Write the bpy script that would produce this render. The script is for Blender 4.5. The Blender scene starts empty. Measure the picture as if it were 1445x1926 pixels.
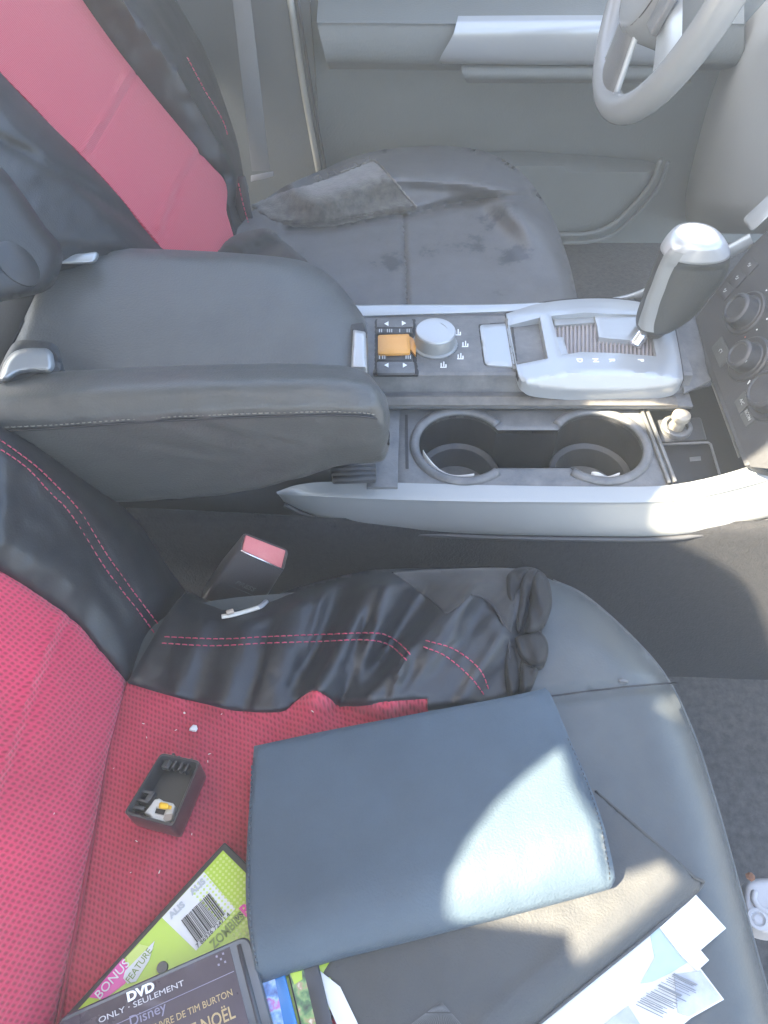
import bpy, bmesh, math, random
import numpy as np
from mathutils import Vector, Matrix, noise
from mathutils.geometry import delaunay_2d_cdt

random.seed(7)
SC = bpy.context.scene
COL = SC.collection
R = math.radians

# ------------------------------------------------------------------ camera
CAM_H, PITCH, FPX, PW, PH = 0.62, R(52), 1447.0, 1445.0, 1926.0
cd = bpy.data.cameras.new('camera')
cam = bpy.data.objects.new('camera', cd); COL.objects.link(cam)
cam.location = (0, 0, CAM_H); cam.rotation_euler = (math.pi / 2 - PITCH, 0, 0)
cd.sensor_fit = 'VERTICAL'; cd.sensor_height = 24.0; cd.sensor_width = 18.0
cd.lens = 24.0 * FPX / PH
cd.clip_start = 0.01; cd.clip_end = 200
SC.camera = cam

# ------------------------------------------------------------------ light
SUN = Vector((-0.62, -0.20, 0.76)).normalized()
el = math.asin(SUN.z); az = math.atan2(SUN.x, SUN.y)
w = bpy.data.worlds.new('World'); SC.world = w; w.use_nodes = True
nt = w.node_tree; nt.nodes.clear()
sky = nt.nodes.new('ShaderNodeTexSky'); sky.sky_type = 'NISHITA'; sky.sun_disc = False
sky.sun_elevation = el; sky.sun_rotation = az; sky.dust_density = 3.5; sky.ozone_density = 0.9
bg = nt.nodes.new('ShaderNodeBackground'); bg.inputs[1].default_value = 0.088
wo = nt.nodes.new('ShaderNodeOutputWorld')
nt.links.new(sky.outputs[0], bg.inputs[0]); nt.links.new(bg.outputs[0], wo.inputs[0])
sl = bpy.data.lights.new('sun', 'SUN'); sl.energy = 5.0; sl.angle = R(0.5); sl.color = (1.0, 0.85, 0.62)
so = bpy.data.objects.new('sun', sl); COL.objects.link(so)
so.rotation_euler = SUN.to_track_quat('Z', 'Y').to_euler(); so.location = SUN * 5
SC.view_settings.view_transform = 'Standard'; SC.view_settings.look = 'None'
SC.view_settings.exposure = 3.7; SC.view_settings.gamma = 1.0
SC.view_settings.use_curve_mapping = False
SC.render.engine = 'CYCLES'
SC.cycles.use_denoising = True
SC.cycles.max_bounces = 8; SC.cycles.diffuse_bounces = 4; SC.cycles.glossy_bounces = 4
SC.cycles.volume_bounces = 1
SC.cycles.sample_clamp_indirect = 6.0
GLARE_HAZE = 0.052

# ------------------------------------------------------------------ projection: a pixel of the photo onto a real plane
cT, sT = math.cos(PITCH), math.sin(PITCH)
C0 = Vector((0, 0, CAM_H))
def ray(u, v):
    t = (PH / 2 - v) / FPX
    return Vector(((u - PW / 2) / FPX, cT + sT * t, -sT + cT * t))
def Z(u, v, z):
    d = ray(u, v); return C0 + d * ((z - CAM_H) / d.z)
def Yp(u, v, y):
    d = ray(u, v); return C0 + d * (y / d.y)
def Pl(u, v, a, b):                       # plane x = -a - b z
    d = ray(u, v); l = (a + b * CAM_H) / -(d.x + b * d.z); return C0 + d * l
def ST(u, v, off=0.0):                    # the sloping face of the centre stack
    return Pl(u, v, -0.335 + off, -0.56)

# ------------------------------------------------------------------ materials
def mat(name, base, rough=0.5, metal=0.0, spec=0.5, bump=0.0, bscale=300, var=0.0, vscale=20, col2=None,
        coat=0.0, sheen=0.0, rvar=0.0, detail=3.0):
    m = bpy.data.materials.new(name); m.use_nodes = True
    n = m.node_tree; b = n.nodes['Principled BSDF']
    b.inputs['Base Color'].default_value = (*base, 1)
    b.inputs['Roughness'].default_value = rough; b.inputs['Metallic'].default_value = metal
    b.inputs['Specular IOR Level'].default_value = spec
    b.inputs['Coat Weight'].default_value = coat
    b.inputs['Sheen Weight'].default_value = sheen
    tc = n.nodes.new('ShaderNodeTexCoord')
    if var > 0:
        t = n.nodes.new('ShaderNodeTexNoise'); t.inputs['Scale'].default_value = vscale
        t.inputs['Detail'].default_value = 6; t.inputs['Roughness'].default_value = 0.65
        n.links.new(tc.outputs['Object'], t.inputs['Vector'])
        cr = n.nodes.new('ShaderNodeValToRGB')
        c2 = col2 or tuple(min(1, c * 1.8 + .01) for c in base)
        cr.color_ramp.elements[0].position = 0.5 - 0.28 * min(1, 1 / max(var, .3)) * .6
        cr.color_ramp.elements[0].color = (*base, 1)
        cr.color_ramp.elements[1].position = 0.86
        cr.color_ramp.elements[1].color = (*[base[i] + (c2[i] - base[i]) * var for i in range(3)], 1)
        n.links.new(t.outputs['Fac'], cr.inputs[0]); n.links.new(cr.outputs[0], b.inputs['Base Color'])
        if rvar:
            mp = n.nodes.new('ShaderNodeMapRange'); mp.inputs[1].default_value = .35; mp.inputs[2].default_value = .7
            mp.inputs[3].default_value = rough - rvar; mp.inputs[4].default_value = rough + rvar
            n.links.new(t.outputs['Fac'], mp.inputs[0]); n.links.new(mp.outputs[0], b.inputs['Roughness'])
    if bump > 0:
        t2 = n.nodes.new('ShaderNodeTexNoise'); t2.inputs['Scale'].default_value = bscale
        t2.inputs['Detail'].default_value = detail
        n.links.new(tc.outputs['Object'], t2.inputs['Vector'])
        bp = n.nodes.new('ShaderNodeBump'); bp.inputs['Strength'].default_value = bump
        bp.inputs['Distance'].default_value = 0.001
        n.links.new(t2.outputs['Fac'], bp.inputs['Height']); n.links.new(bp.outputs[0], b.inputs['Normal'])
    return m

def mesh_fabric(name, hole, thread, pitch=0.0042):
    m = mat(name, thread, 0.8, sheen=0.3)
    n = m.node_tree; b = n.nodes['Principled BSDF']
    uv = n.nodes.new('ShaderNodeUVMap')
    vo = n.nodes.new('ShaderNodeTexVoronoi'); vo.voronoi_dimensions = '2D'
    vo.inputs['Scale'].default_value = 1 / pitch; vo.inputs['Randomness'].default_value = 0.12
    n.links.new(uv.outputs[0], vo.inputs['Vector'])
    cr = n.nodes.new('ShaderNodeValToRGB')
    cr.color_ramp.elements[0].position = .16; cr.color_ramp.elements[0].color = (*hole, 1)
    cr.color_ramp.elements[1].position = .42; cr.color_ramp.elements[1].color = (*thread, 1)
    n.links.new(vo.outputs['Distance'], cr.inputs[0])
    ns = n.nodes.new('ShaderNodeTexNoise'); ns.inputs['Scale'].default_value = 9; ns.inputs['Detail'].default_value = 8
    tc = n.nodes.new('ShaderNodeTexCoord'); n.links.new(tc.outputs['Object'], ns.inputs['Vector'])
    mx = n.nodes.new('ShaderNodeMix'); mx.data_type = 'RGBA'; mx.blend_type = 'MULTIPLY'
    mr = n.nodes.new('ShaderNodeMapRange'); mr.inputs[1].default_value = .3; mr.inputs[2].default_value = .7
    mr.inputs[3].default_value = .78; mr.inputs[4].default_value = 1.12
    n.links.new(ns.outputs['Fac'], mr.inputs[0])
    cb = n.nodes.new('ShaderNodeCombineColor')
    for i in range(3): n.links.new(mr.outputs[0], cb.inputs[i])
    mx.inputs['Factor'].default_value = 1
    n.links.new(cr.outputs[0], mx.inputs['A']); n.links.new(cb.outputs[0], mx.inputs['B'])
    n.links.new(mx.outputs['Result'], b.inputs['Base Color'])
    bp = n.nodes.new('ShaderNodeBump'); bp.inputs['Strength'].default_value = .7; bp.inputs['Distance'].default_value = .0012
    n.links.new(vo.outputs['Distance'], bp.inputs['Height']); n.links.new(bp.outputs[0], b.inputs['Normal'])
    return m

def ribbed_fabric(name, a, c, pitch=0.0042):
    m = mat(name, c, 0.85, sheen=0.4); n = m.node_tree; b = n.nodes['Principled BSDF']
    uv = n.nodes.new('ShaderNodeUVMap'); wv = n.nodes.new('ShaderNodeTexWave')
    wv.bands_direction = 'X'; wv.inputs['Scale'].default_value = 1 / pitch / 3.14159 / 2 * 6.28 / 2
    wv.inputs['Distortion'].default_value = .6; wv.inputs['Detail Scale'].default_value = 3
    n.links.new(uv.outputs[0], wv.inputs['Vector'])
    cr = n.nodes.new('ShaderNodeValToRGB')
    cr.color_ramp.elements[0].color = (*a, 1); cr.color_ramp.elements[1].color = (*c, 1)
    n.links.new(wv.outputs['Fac'], cr.inputs[0]); n.links.new(cr.outputs[0], b.inputs['Base Color'])
    bp = n.nodes.new('ShaderNodeBump'); bp.inputs['Strength'].default_value = .4; bp.inputs['Distance'].default_value = .001
    n.links.new(wv.outputs['Fac'], bp.inputs['Height']); n.links.new(bp.outputs[0], b.inputs['Normal'])
    return m

M = {}
M['leather'] = mat('black leather', (.056, .063, .065), .40, bump=.25, bscale=420, var=.5, vscale=14, rvar=.06)
M['cover'] = mat('black cover leatherette', (.015, .016, .020), .42, bump=.18, bscale=500, var=.4, vscale=10, rvar=.05)
M['leather_worn'] = mat('worn grey leather', (.058, .061, .061), .42, bump=.4, bscale=520, var=.35, vscale=26, rvar=.05)
M['dusty'] = mat('dusty leather', (.030, .031, .034), .50, bump=.25, bscale=380, var=.9, vscale=16, col2=(.11, .11, .115), rvar=.1)
M['red_back'] = mesh_fabric('red mesh', (.27, .011, .034), (.52, .027, .078))
M['red_seat'] = mesh_fabric('red mesh dusty', (.24, .016, .032), (.44, .036, .068), .0036)
M['red_far'] = ribbed_fabric('red ribbed mesh', (.36, .018, .045), (.50, .035, .075))
M['thread'] = mat('pink thread', (.42, .05, .10), .7)
M['thread_dark'] = mat('dark thread', (.02, .02, .024), .7)
M['thread_pale'] = mat('pale worn thread', (.20, .19, .17), .8)
M['hem'] = mat('black stretch fabric', (.022, .021, .021), .85, bump=.3, bscale=700, var=.4, vscale=40, sheen=.1)
M['suede'] = mat('frayed grey suede', (.036, .037, .036), .95, bump=.5, bscale=400, var=1.0, vscale=90, col2=(.13, .125, .11), sheen=.5)
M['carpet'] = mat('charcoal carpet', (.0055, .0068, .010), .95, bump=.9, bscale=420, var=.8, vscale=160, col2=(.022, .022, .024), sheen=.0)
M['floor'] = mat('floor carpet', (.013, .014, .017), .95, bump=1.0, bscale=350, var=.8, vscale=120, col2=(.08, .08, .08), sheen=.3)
M['plastic'] = mat('black plastic', (.035, .037, .041), .45, bump=.25, bscale=500, var=.4, vscale=25, rvar=.06)
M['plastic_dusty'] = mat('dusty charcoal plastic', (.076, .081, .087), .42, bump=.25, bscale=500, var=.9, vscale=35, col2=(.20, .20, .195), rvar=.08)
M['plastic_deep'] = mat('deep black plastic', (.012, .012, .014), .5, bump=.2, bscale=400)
M['plastic_soft'] = mat('soft touch plastic', (.062, .066, .067), .46, bump=.45, bscale=420, var=.5, vscale=18, rvar=.05)
M['door'] = mat('glare lightened door plastic', (.150, .166, .165), .52, bump=.5, bscale=260, var=.3, vscale=4, rvar=.05)  # paler than the dark trim, glare veil put into the base colour
M['silver'] = mat('satin silver paint', (.36, .385, .40), .32, metal=.4)
M['silver_warm'] = mat('worn silver paint', (.27, .285, .285), .34, metal=.35, bump=.05, bscale=900)
M['chrome'] = mat('bright chrome', (.72, .73, .75), .16, metal=.9)
M['pearl'] = mat('pearl silver lacquer', (.36, .375, .385), .28, metal=.3, coat=.3)
M['recess'] = mat('dusty recess', (.11, .105, .095), .7, bump=.4, bscale=300, var=1, vscale=60, col2=(.2, .19, .17))
M['bellows'] = mat('pleated gate cover', (.30, .28, .29), .6, var=.7, vscale=50, col2=(.40, .36, .34))
M['amber'] = mat('amber plastic', (.66, .30, .055), .35, var=.3, vscale=60, col2=(.75, .40, .12))
M['white'] = mat('white print', (.78, .79, .78), .5)
M['greyprint'] = mat('grey print', (.40, .42, .42), .5)
M['red_plastic'] = mat('faded red plastic', (.52, .12, .12), .4, var=.6, vscale=60, col2=(.62, .24, .20))
M['buckle'] = mat('buckle plastic', (.066, .060, .062), .36, bump=.25, bscale=600)
M['navy'] = mat('navy leatherette', (.040, .060, .081), .50, spec=.4, bump=.45, bscale=560, var=.5, vscale=9, rvar=.05)
M['portfolio'] = mat('black leatherette', (.040, .042, .043), .50, bump=.4, bscale=600, var=.4, vscale=14, rvar=.05)
M['paper'] = mat('white paper', (.66, .66, .64), .6, var=.3, vscale=12, col2=(.52, .52, .52))
M['paper_cyan'] = mat('pale cyan paper', (.36, .47, .50), .4)
M['film'] = mat('glossy plastic wrap', (.30, .33, .38), .15, coat=.6, var=.6, vscale=40, col2=(.75, .77, .8))
M['dvd_black'] = mat('case plastic', (.022, .022, .026), .30, coat=.3)
M['dvd_cover'] = mat('dark purple printed sleeve', (.050, .036, .052), .32, coat=.5, var=.8, vscale=18, col2=(.10, .075, .095), rvar=.08)
M['spine'] = mat('slate case edge', (.055, .068, .085), .25, coat=.4)
M['lime'] = mat('lime print', (.36, .52, .02), .35, coat=.4, var=.35, vscale=25, col2=(.50, .62, .06))
M['lime_pale'] = mat('pale lime print', (.52, .62, .16), .4)
M['olive'] = mat('olive lettering', (.20, .28, .05), .4)
M['magenta'] = mat('magenta print', (.62, .03, .28), .35, coat=.4)
M['ink'] = mat('black ink', (.02, .02, .022), .5)
M['gold'] = mat('pale gold lettering', (.42, .31, .16), .45)
M['printwhite'] = mat('soft white lettering', (.52, .50, .52), .45)
M['faded'] = mat('faded lilac lettering', (.24, .22, .30), .45)
M['blue'] = mat('blue translucent case', (.015, .16, .42), .25, coat=.4)
M['yellow'] = mat('yellow plastic', (.80, .46, .02), .4)
M['ivory'] = mat('ivory plastic', (.62, .60, .53), .45)
M['tan'] = mat('stained tan plastic', (.36, .30, .24), .5)
M['greyplast'] = mat('pale grey plastic', (.33, .33, .34), .45)
M['rust'] = mat('rusty brown', (.14, .06, .03), .8)
M['rubber'] = mat('ribbed rubber', (.030, .032, .036), .6)
M['cream'] = mat('cream knob', (.34, .31, .25), .35)
M['head'] = mat('grey headliner', (.45, .45, .44), .9, bump=.3)
M['belt'] = mat('grey webbing', (.16, .16, .16), .8, bump=.5, bscale=500)
M['knee'] = mat('glare lightened lower trim', (.34, .36, .36), .6, bump=.3, bscale=200)  # glare over the lower dash put into this pale colour
M['grip'] = mat('dark grip leather', (.036, .041, .042), .42, bump=.3, bscale=400)
M['pillar'] = mat('dark pillar trim', (.085, .092, .093), .6, bump=.3, bscale=200)
M['hem_dark'] = mat('black bunched cloth', (.011, .011, .0125), .8, bump=.25, bscale=700)
M['ink_grey'] = mat('grey ink', (.16, .17, .18), .5)
M['sill'] = mat('pale weatherstrip', (.30, .29, .25), .6)
M['wheel'] = mat('glare lightened wheel leather', (.20, .21, .215), .24, bump=.15, bscale=350)  # base lightened to stand in for glare on the wheel

def floral(name):
    m = mat(name, (.1, .2, .4), .3, coat=.4); n = m.node_tree; b = n.nodes['Principled BSDF']
    tc = n.nodes.new('ShaderNodeTexCoord'); vo = n.nodes.new('ShaderNodeTexNoise')
    vo.inputs['Scale'].default_value = 90; vo.inputs['Detail'].default_value = 5
    n.links.new(tc.outputs['Object'], vo.inputs['Vector'])
    cr = n.nodes.new('ShaderNodeValToRGB')
    e = cr.color_ramp.elements
    e[0].position = .34; e[0].color = (.03, .07, .25, 1); e[1].position = .72; e[1].color = (.70, .78, .85, 1)
    for p, c in ((.46, (.10, .25, .55, 1)), (.54, (.32, .50, .70, 1)), (.60, (.50, .12, .40, 1)), (.64, (.35, .30, .62, 1))):
        x = e.new(p); x.color = c
    n.links.new(vo.outputs['Fac'], cr.inputs[0]); n.links.new(cr.outputs[0], b.inputs['Base Color'])
    return m
M['floral'] = floral('blue floral print')
def foliage(name):
    m = mat(name, (.1, .2, .1), .3, coat=.4); n = m.node_tree; b = n.nodes['Principled BSDF']
    tc = n.nodes.new('ShaderNodeTexCoord'); vo = n.nodes.new('ShaderNodeTexNoise')
    vo.inputs['Scale'].default_value = 110; vo.inputs['Detail'].default_value = 5
    n.links.new(tc.outputs['Object'], vo.inputs['Vector'])
    cr = n.nodes.new('ShaderNodeValToRGB'); e = cr.color_ramp.elements
    e[0].position = .36; e[0].color = (.02, .04, .02, 1); e[1].position = .70; e[1].color = (.60, .55, .45, 1)
    for p, c in ((.48, (.06, .16, .05, 1)), (.57, (.20, .32, .10, 1)), (.63, (.35, .22, .12, 1))):
        x = e.new(p); x.color = c
    n.links.new(vo.outputs['Fac'], cr.inputs[0]); n.links.new(cr.outputs[0], b.inputs['Base Color'])
    return m
M['foliage'] = foliage('green leafy print')

# ------------------------------------------------------------------ objects
WL = {}
def thing(name, label, cat, loc, group=None):
    o = bpy.data.objects.new(name, None); COL.objects.link(o); o.location = loc
    o.empty_display_size = .03
    WL[o] = Vector(loc); o['label'] = label; o['category'] = cat
    if group: o['group'] = group
    return o
def tag(o, label, cat, group=None):
    o['label'] = label; o['category'] = cat
    if group: o['group'] = group
    return o
def obj(name, V, Fs, m, parent=None, smooth=True, uv=None, auto=None):
    V = [Vector(p) for p in V]
    c = sum(V, Vector()) / len(V)
    me = bpy.data.meshes.new(name)
    me.from_pydata([tuple(p - c) for p in V], [], Fs)
    me.validate(); me.update()
    bm = bmesh.new(); bm.from_mesh(me); bmesh.ops.recalc_face_normals(bm, faces=bm.faces) if auto == 'recalc' else None
    bm.to_mesh(me); bm.free()
    if uv:
        ul = me.uv_layers.new(name='UVMap')
        for l in me.loops: ul.data[l.index].uv = uv(V[l.vertex_index])
    for p in me.polygons: p.use_smooth = smooth
    ms = m if isinstance(m, (list, tuple)) else [m]
    for x in ms: me.materials.append(M[x] if isinstance(x, str) else x)
    o = bpy.data.objects.new(name, me); COL.objects.link(o)
    if parent:
        o.parent = parent; o.location = c - WL[parent]
    else: o.location = c
    WL[o] = c
    return o
def sharpen(o, ang=35):
    me = o.data
    bm = bmesh.new(); bm.from_mesh(me)
    for e in bm.edges:
        if len(e.link_faces) == 2 and e.calc_face_angle(0) > R(ang): e.smooth = False
    bm.to_mesh(me); bm.free(); return o
def bevel(o, wd, seg=3, ang=30):
    b = o.modifiers.new('bevel', 'BEVEL'); b.width = wd; b.segments = seg; b.limit_method = 'ANGLE'; b.angle_limit = R(ang)
    return o

# -------- curves and sheets
def cr_closed(pts, step):
    n = len(pts); out = []
    P = [np.array(p[:2], float) for p in pts]; sh = [len(p) > 2 and p[2] for p in pts]
    for i in range(n):
        p0, p1, p2, p3 = P[i - 1], P[i], P[(i + 1) % n], P[(i + 2) % n]
        if sh[i]: p0 = p1 - (p2 - p1) * .5
        if sh[(i + 1) % n]: p3 = p2 + (p2 - p1) * .5
        k = max(1, int(np.linalg.norm(p2 - p1) / step))
        for j in range(k):
            t = j / k
            out.append(.5 * ((2 * p1) + (p2 - p0) * t + (2 * p0 - 5 * p1 + 4 * p2 - p3) * t * t + (3 * p1 - p0 - 3 * p2 + p3) * t ** 3))
    return np.array(out)
def straight(pts, step):
    P = [np.array(p[:2], float) for p in pts]; out = []
    for i in range(len(P)):
        a, b = P[i], P[(i + 1) % len(P)]
        k = max(1, int(np.linalg.norm(b - a) / step))
        out += [a + (b - a) * j / k for j in range(k)]
    return np.array(out)
def rounded(pts, r, n=5):
    P = [np.array(p[:2], float) for p in pts]; out = []
    for i in range(len(P)):
        a, b, c = P[i - 1], P[i], P[(i + 1) % len(P)]
        u1 = (a - b); u2 = (c - b); l1 = np.linalg.norm(u1); l2 = np.linalg.norm(u2)
        q = min(r, .45 * l1, .45 * l2)
        A = b + u1 / l1 * q; B = b + u2 / l2 * q
        for j in range(n + 1):
            t = j / n; out.append((1 - t) ** 2 * A + 2 * t * (1 - t) * b + t * t * B)
    return [tuple(p) for p in out]
def inside(poly, pts):
    x, y = pts[:, 0], pts[:, 1]; r = np.zeros(len(pts), bool); n = len(poly); j = n - 1
    for i in range(n):
        xi, yi = poly[i]; xj, yj = poly[j]
        if yi != yj:
            r ^= ((yi > y) != (yj > y)) & (x < (xj - xi) * (y - yi) / (yj - yi) + xi)
        j = i
    return r
def dist_poly(poly, pts):
    d = np.full(len(pts), 1e9); n = len(poly)
    for i in range(n):
        a, b = poly[i], poly[(i + 1) % n]; ab = b - a; L = ab @ ab
        if L == 0: continue
        t = np.clip(((pts - a) @ ab) / L, 0, 1)
        d = np.minimum(d, np.hypot(*(pts - a - t[:, None] * ab).T))
    return d
def sheet(name, outline, fmap, m, parent=None, step=8, holes=(), thick=.004, dirn=(0, 0, -1), uv=None, line='curve',
          bottom=True, wobble=0.0, hline='curve', sharp=True):
    """a cut sheet: outline (and holes) in the plane, mapped to 3-D by fmap(u, v, distance to edge), given thickness"""
    dens = {'curve': cr_closed, 'line': straight}
    out = dens[line](outline, step)
    if wobble:
        out = out + np.array([[random.uniform(-wobble, wobble), random.uniform(-wobble, wobble)] for _ in out])
    hs = [dens[hline](h, step) for h in holes]
    lo, hi = out.min(0), out.max(0)
    gx = np.arange(lo[0], hi[0], step); gy = np.arange(lo[1], hi[1], step * .866)
    G = np.array([(x + (step * .5 if k % 2 else 0), y) for k, y in enumerate(gy) for x in gx])
    ok = inside(out, G) & (dist_poly(out, G) > step * .55)
    for h in hs: ok &= ~inside(h, G) & (dist_poly(h, G) > step * .55)
    G = G[ok]
    allp = np.vstack([out] + hs + [G]) if len(G) else np.vstack([out] + hs)
    ed = []; o = 0
    for L in [out] + hs:
        n = len(L); ed += [(o + i, o + (i + 1) % n) for i in range(n)]; o += n
    r = delaunay_2d_cdt([Vector(p) for p in allp], ed, [], 0, 1e-7)
    V2 = np.array([tuple(p) for p in r[0]]); T = [f for f in r[2]]
    cen = np.array([V2[list(f)].mean(0) for f in T])
    keep = inside(out, cen)
    for h in hs: keep &= ~inside(h, cen)
    T = [list(f) for f, k in zip(T, keep) if k]
    used = sorted({i for f in T for i in f}); re = {i: k for k, i in enumerate(used)}
    V2 = V2[used]; T = [[re[i] for i in f] for f in T]
    D = dist_poly(out, V2)
    for h in hs: D = np.minimum(D, dist_poly(h, V2))
    V = [fmap(V2[i, 0], V2[i, 1], D[i]) for i in range(len(V2))]
    # face the sheet against dirn
    dv = Vector(dirn).normalized()
    nsum = Vector()
    for f in T:
        a, b, c = (V[i] for i in f[:3]); nsum += (b - a).cross(c - a)
    if nsum.dot(dv) > 0: T = [f[::-1] for f in T]
    Fs = list(T); nv = len(V)
    if thick > 0:
        cnt = {}
        for f in T:
            for i in range(len(f)):
                a, b = f[i], f[(i + 1) % len(f)]; cnt[(a, b)] = 1
        bd = [(a, b) for (a, b) in cnt if (b, a) not in cnt]
        V = V + [p + dv * thick for p in V]
        Fs += [[b, a, a + nv, b + nv] for a, b in bd]
        if bottom: Fs += [[i + nv for i in f[::-1]] for f in T]
        else:
            use = sorted(set(range(nv)) | {i + nv for e in bd for i in e}); mp = {i: k for k, i in enumerate(use)}
            V = [V[i] for i in use]; Fs = [[mp[i] for i in f] for f in Fs]
    o = obj(name, V, Fs, m, parent, True, uv)
    return sharpen(o, 50) if sharp else o
def rl(d, rad, h):                         # the height lost at distance d from an edge rolled over radius rad
    if d >= rad: return 0.0
    q = 1 - d / rad; return -h * (1 - math.sqrt(max(0, 1 - q * q)))
def seg_d(u, v, a, b):
    ax, ay = a[:2]; bx, by = b[:2]; dx, dy = bx - ax, by - ay; L = dx * dx + dy * dy
    t = max(0, min(1, ((u - ax) * dx + (v - ay) * dy) / L)) if L else 0
    return math.hypot(u - ax - t * dx, v - ay - t * dy), t
def line_d(u, v, pts):
    return min(seg_d(u, v, pts[i], pts[i + 1])[0] for i in range(len(pts) - 1))
def groove(u, v, pts, wd, dep):
    d = line_d(u, v, pts); return -dep * math.exp(-(d / wd) ** 2)
def crv(pts, n):
    """open Catmull-Rom through pts (tuples of any length), n samples"""
    P = [np.array(p, float) for p in pts]; k = len(P) - 1; out = []
    for j in range(n):
        x = j / (n - 1) * k; i = min(int(x), k - 1); t = x - i
        p1, p2 = P[i], P[i + 1]; p0 = P[i - 1] if i > 0 else 2 * p1 - p2; p3 = P[i + 2] if i + 2 <= k else 2 * p2 - p1
        out.append(.5 * ((2 * p1) + (p2 - p0) * t + (2 * p0 - 5 * p1 + 4 * p2 - p3) * t * t + (3 * p1 - p0 - 3 * p2 + p3) * t ** 3))
    return out
def loft(name, rails, m, parent=None, nu=40, nv=16, closed=False, caps=True, disp=None, uv=None, sharp=None, lin=False, smooth=True):
    rr = [[Vector(p) for p in crv([tuple(q) for q in r_], nu)] for r_ in rails]
    cols = []
    for i in range(nu):
        col = [tuple(r_[i]) for r_ in rr]
        if closed: col = col + [col[0]]
        if lin:
            cols.append([Vector(p) for p in col])
        else:
            if closed:
                cc = col[-3:-1] + col + col[1:3]
                s = crv(cc, (len(cc) - 1) * 6 + 1); s = s[12:-12]
                cols.append([Vector(p) for p in s])
            else: cols.append([Vector(p) for p in crv(col, nv)])
    k = len(cols[0])
    V = []
    for i, c in enumerate(cols):
        for j, p in enumerate(c):
            V.append(disp(p, i / (nu - 1), j / (k - 1)) if disp else p)
    Fs = [[i * k + j, (i + 1) * k + j, (i + 1) * k + j + 1, i * k + j + 1] for i in range(nu - 1) for j in range(k - 1)]
    if caps and closed:
        Fs += [list(range(k - 1)), [(nu - 1) * k + j for j in range(k - 1)][::-1]]
    o = obj(name, V, Fs, m, parent, smooth, uv, auto='recalc' if closed else None)
    if sharp: sharpen(o, sharp)
    return o
def rings(name, R_, m, parent=None, smooth=True, cap=True, sharp=None):
    """closed rings of equal length joined into one skin"""
    k = len(R_[0]); V = [p for r_ in R_ for p in r_]
    Fs = [[i * k + j, i * k + (j + 1) % k, (i + 1) * k + (j + 1) % k, (i + 1) * k + j] for i in range(len(R_) - 1) for j in range(k)]
    if cap: Fs += [list(range(k))[::-1], [(len(R_) - 1) * k + j for j in range(k)]]
    o = obj(name, V, Fs, m, parent, smooth, auto='recalc')
    if sharp: sharpen(o, sharp)
    return o
def basis(n, x=None):
    n = Vector(n).normalized()
    x = Vector(x) if x is not None else (Vector((1, 0, 0)) if abs(n.x) < .9 else Vector((0, 1, 0)))
    x = (x - n * x.dot(n)).normalized(); return x, n.cross(x), n
def lathe(name, prof, c, n, m, parent=None, k=40, cap=True, sharp=30, a0=0, knurl=0):
    x, y, n = basis(n); c = Vector(c); RR = []
    for r_, h in prof:
        RR.append([c + n * h + (x * math.cos(a) + y * math.sin(a)) * (r_ * (1 - (knurl if j % 2 else 0))) for j in range(k) for a in [2 * math.pi * j / k + a0]])
    return rings(name, RR, m, parent, True, cap, sharp)
def tube(name, pts, r_, m, parent=None, k=8, n=None, flat=1.0, upv=(0, 0, 1), close=False):
    P = [Vector(p) for p in (crv([tuple(q) for q in pts], n) if n else pts)]
    RR = []
    for i, p in enumerate(P):
        t = (P[min(i + 1, len(P) - 1)] - P[max(i - 1, 0)])
        if close: t = P[(i + 1) % len(P)] - P[i - 1]
        t.normalize(); s = t.cross(Vector(upv)).normalized(); q = s.cross(t)
        rr = r_(i / (len(P) - 1)) if callable(r_) else r_
        RR.append([p + s * math.cos(2 * math.pi * j / k) * rr + q * math.sin(2 * math.pi * j / k) * rr * flat for j in range(k)])
    if close: RR.append(RR[0])
    return rings(name, RR, m, parent, cap=not close)
def box(name, c, ax, s, m, parent=None, bv=.001, seg=3):
    """box with frame ax=(x,y,z unit vectors) and full sizes s"""
    X, Y, Zv = [Vector(a) for a in ax]; c = Vector(c); V = []
    for i in (-1, 1):
        for j in (-1, 1):
            for k in (-1, 1): V.append(c + X * (i * s[0] / 2) + Y * (j * s[1] / 2) + Zv * (k * s[2] / 2))
    Fs = [[0, 1, 3, 2], [4, 6, 7, 5], [0, 4, 5, 1], [2, 3, 7, 6], [0, 2, 6, 4], [1, 5, 7, 3]]
    o = obj(name, V, Fs, m, parent, True, auto='recalc')
    if bv: bevel(o, bv, seg)
    else: sharpen(o)
    return o
AX = ((1, 0, 0), (0, 1, 0), (0, 0, 1))
def hexa(name, top, bot, m, parent=None, bv=.002, seg=3):
    V = list(top) + list(bot); n = len(top)
    Fs = [list(range(n)), list(range(n, 2 * n))[::-1]] + [[i, (i + 1) % n, (i + 1) % n + n, i + n] for i in range(n)]
    o = obj(name, V, Fs, m, parent, True, auto='recalc')
    if bv: bevel(o, bv, seg)
    else: sharpen(o)
    return o
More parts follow.
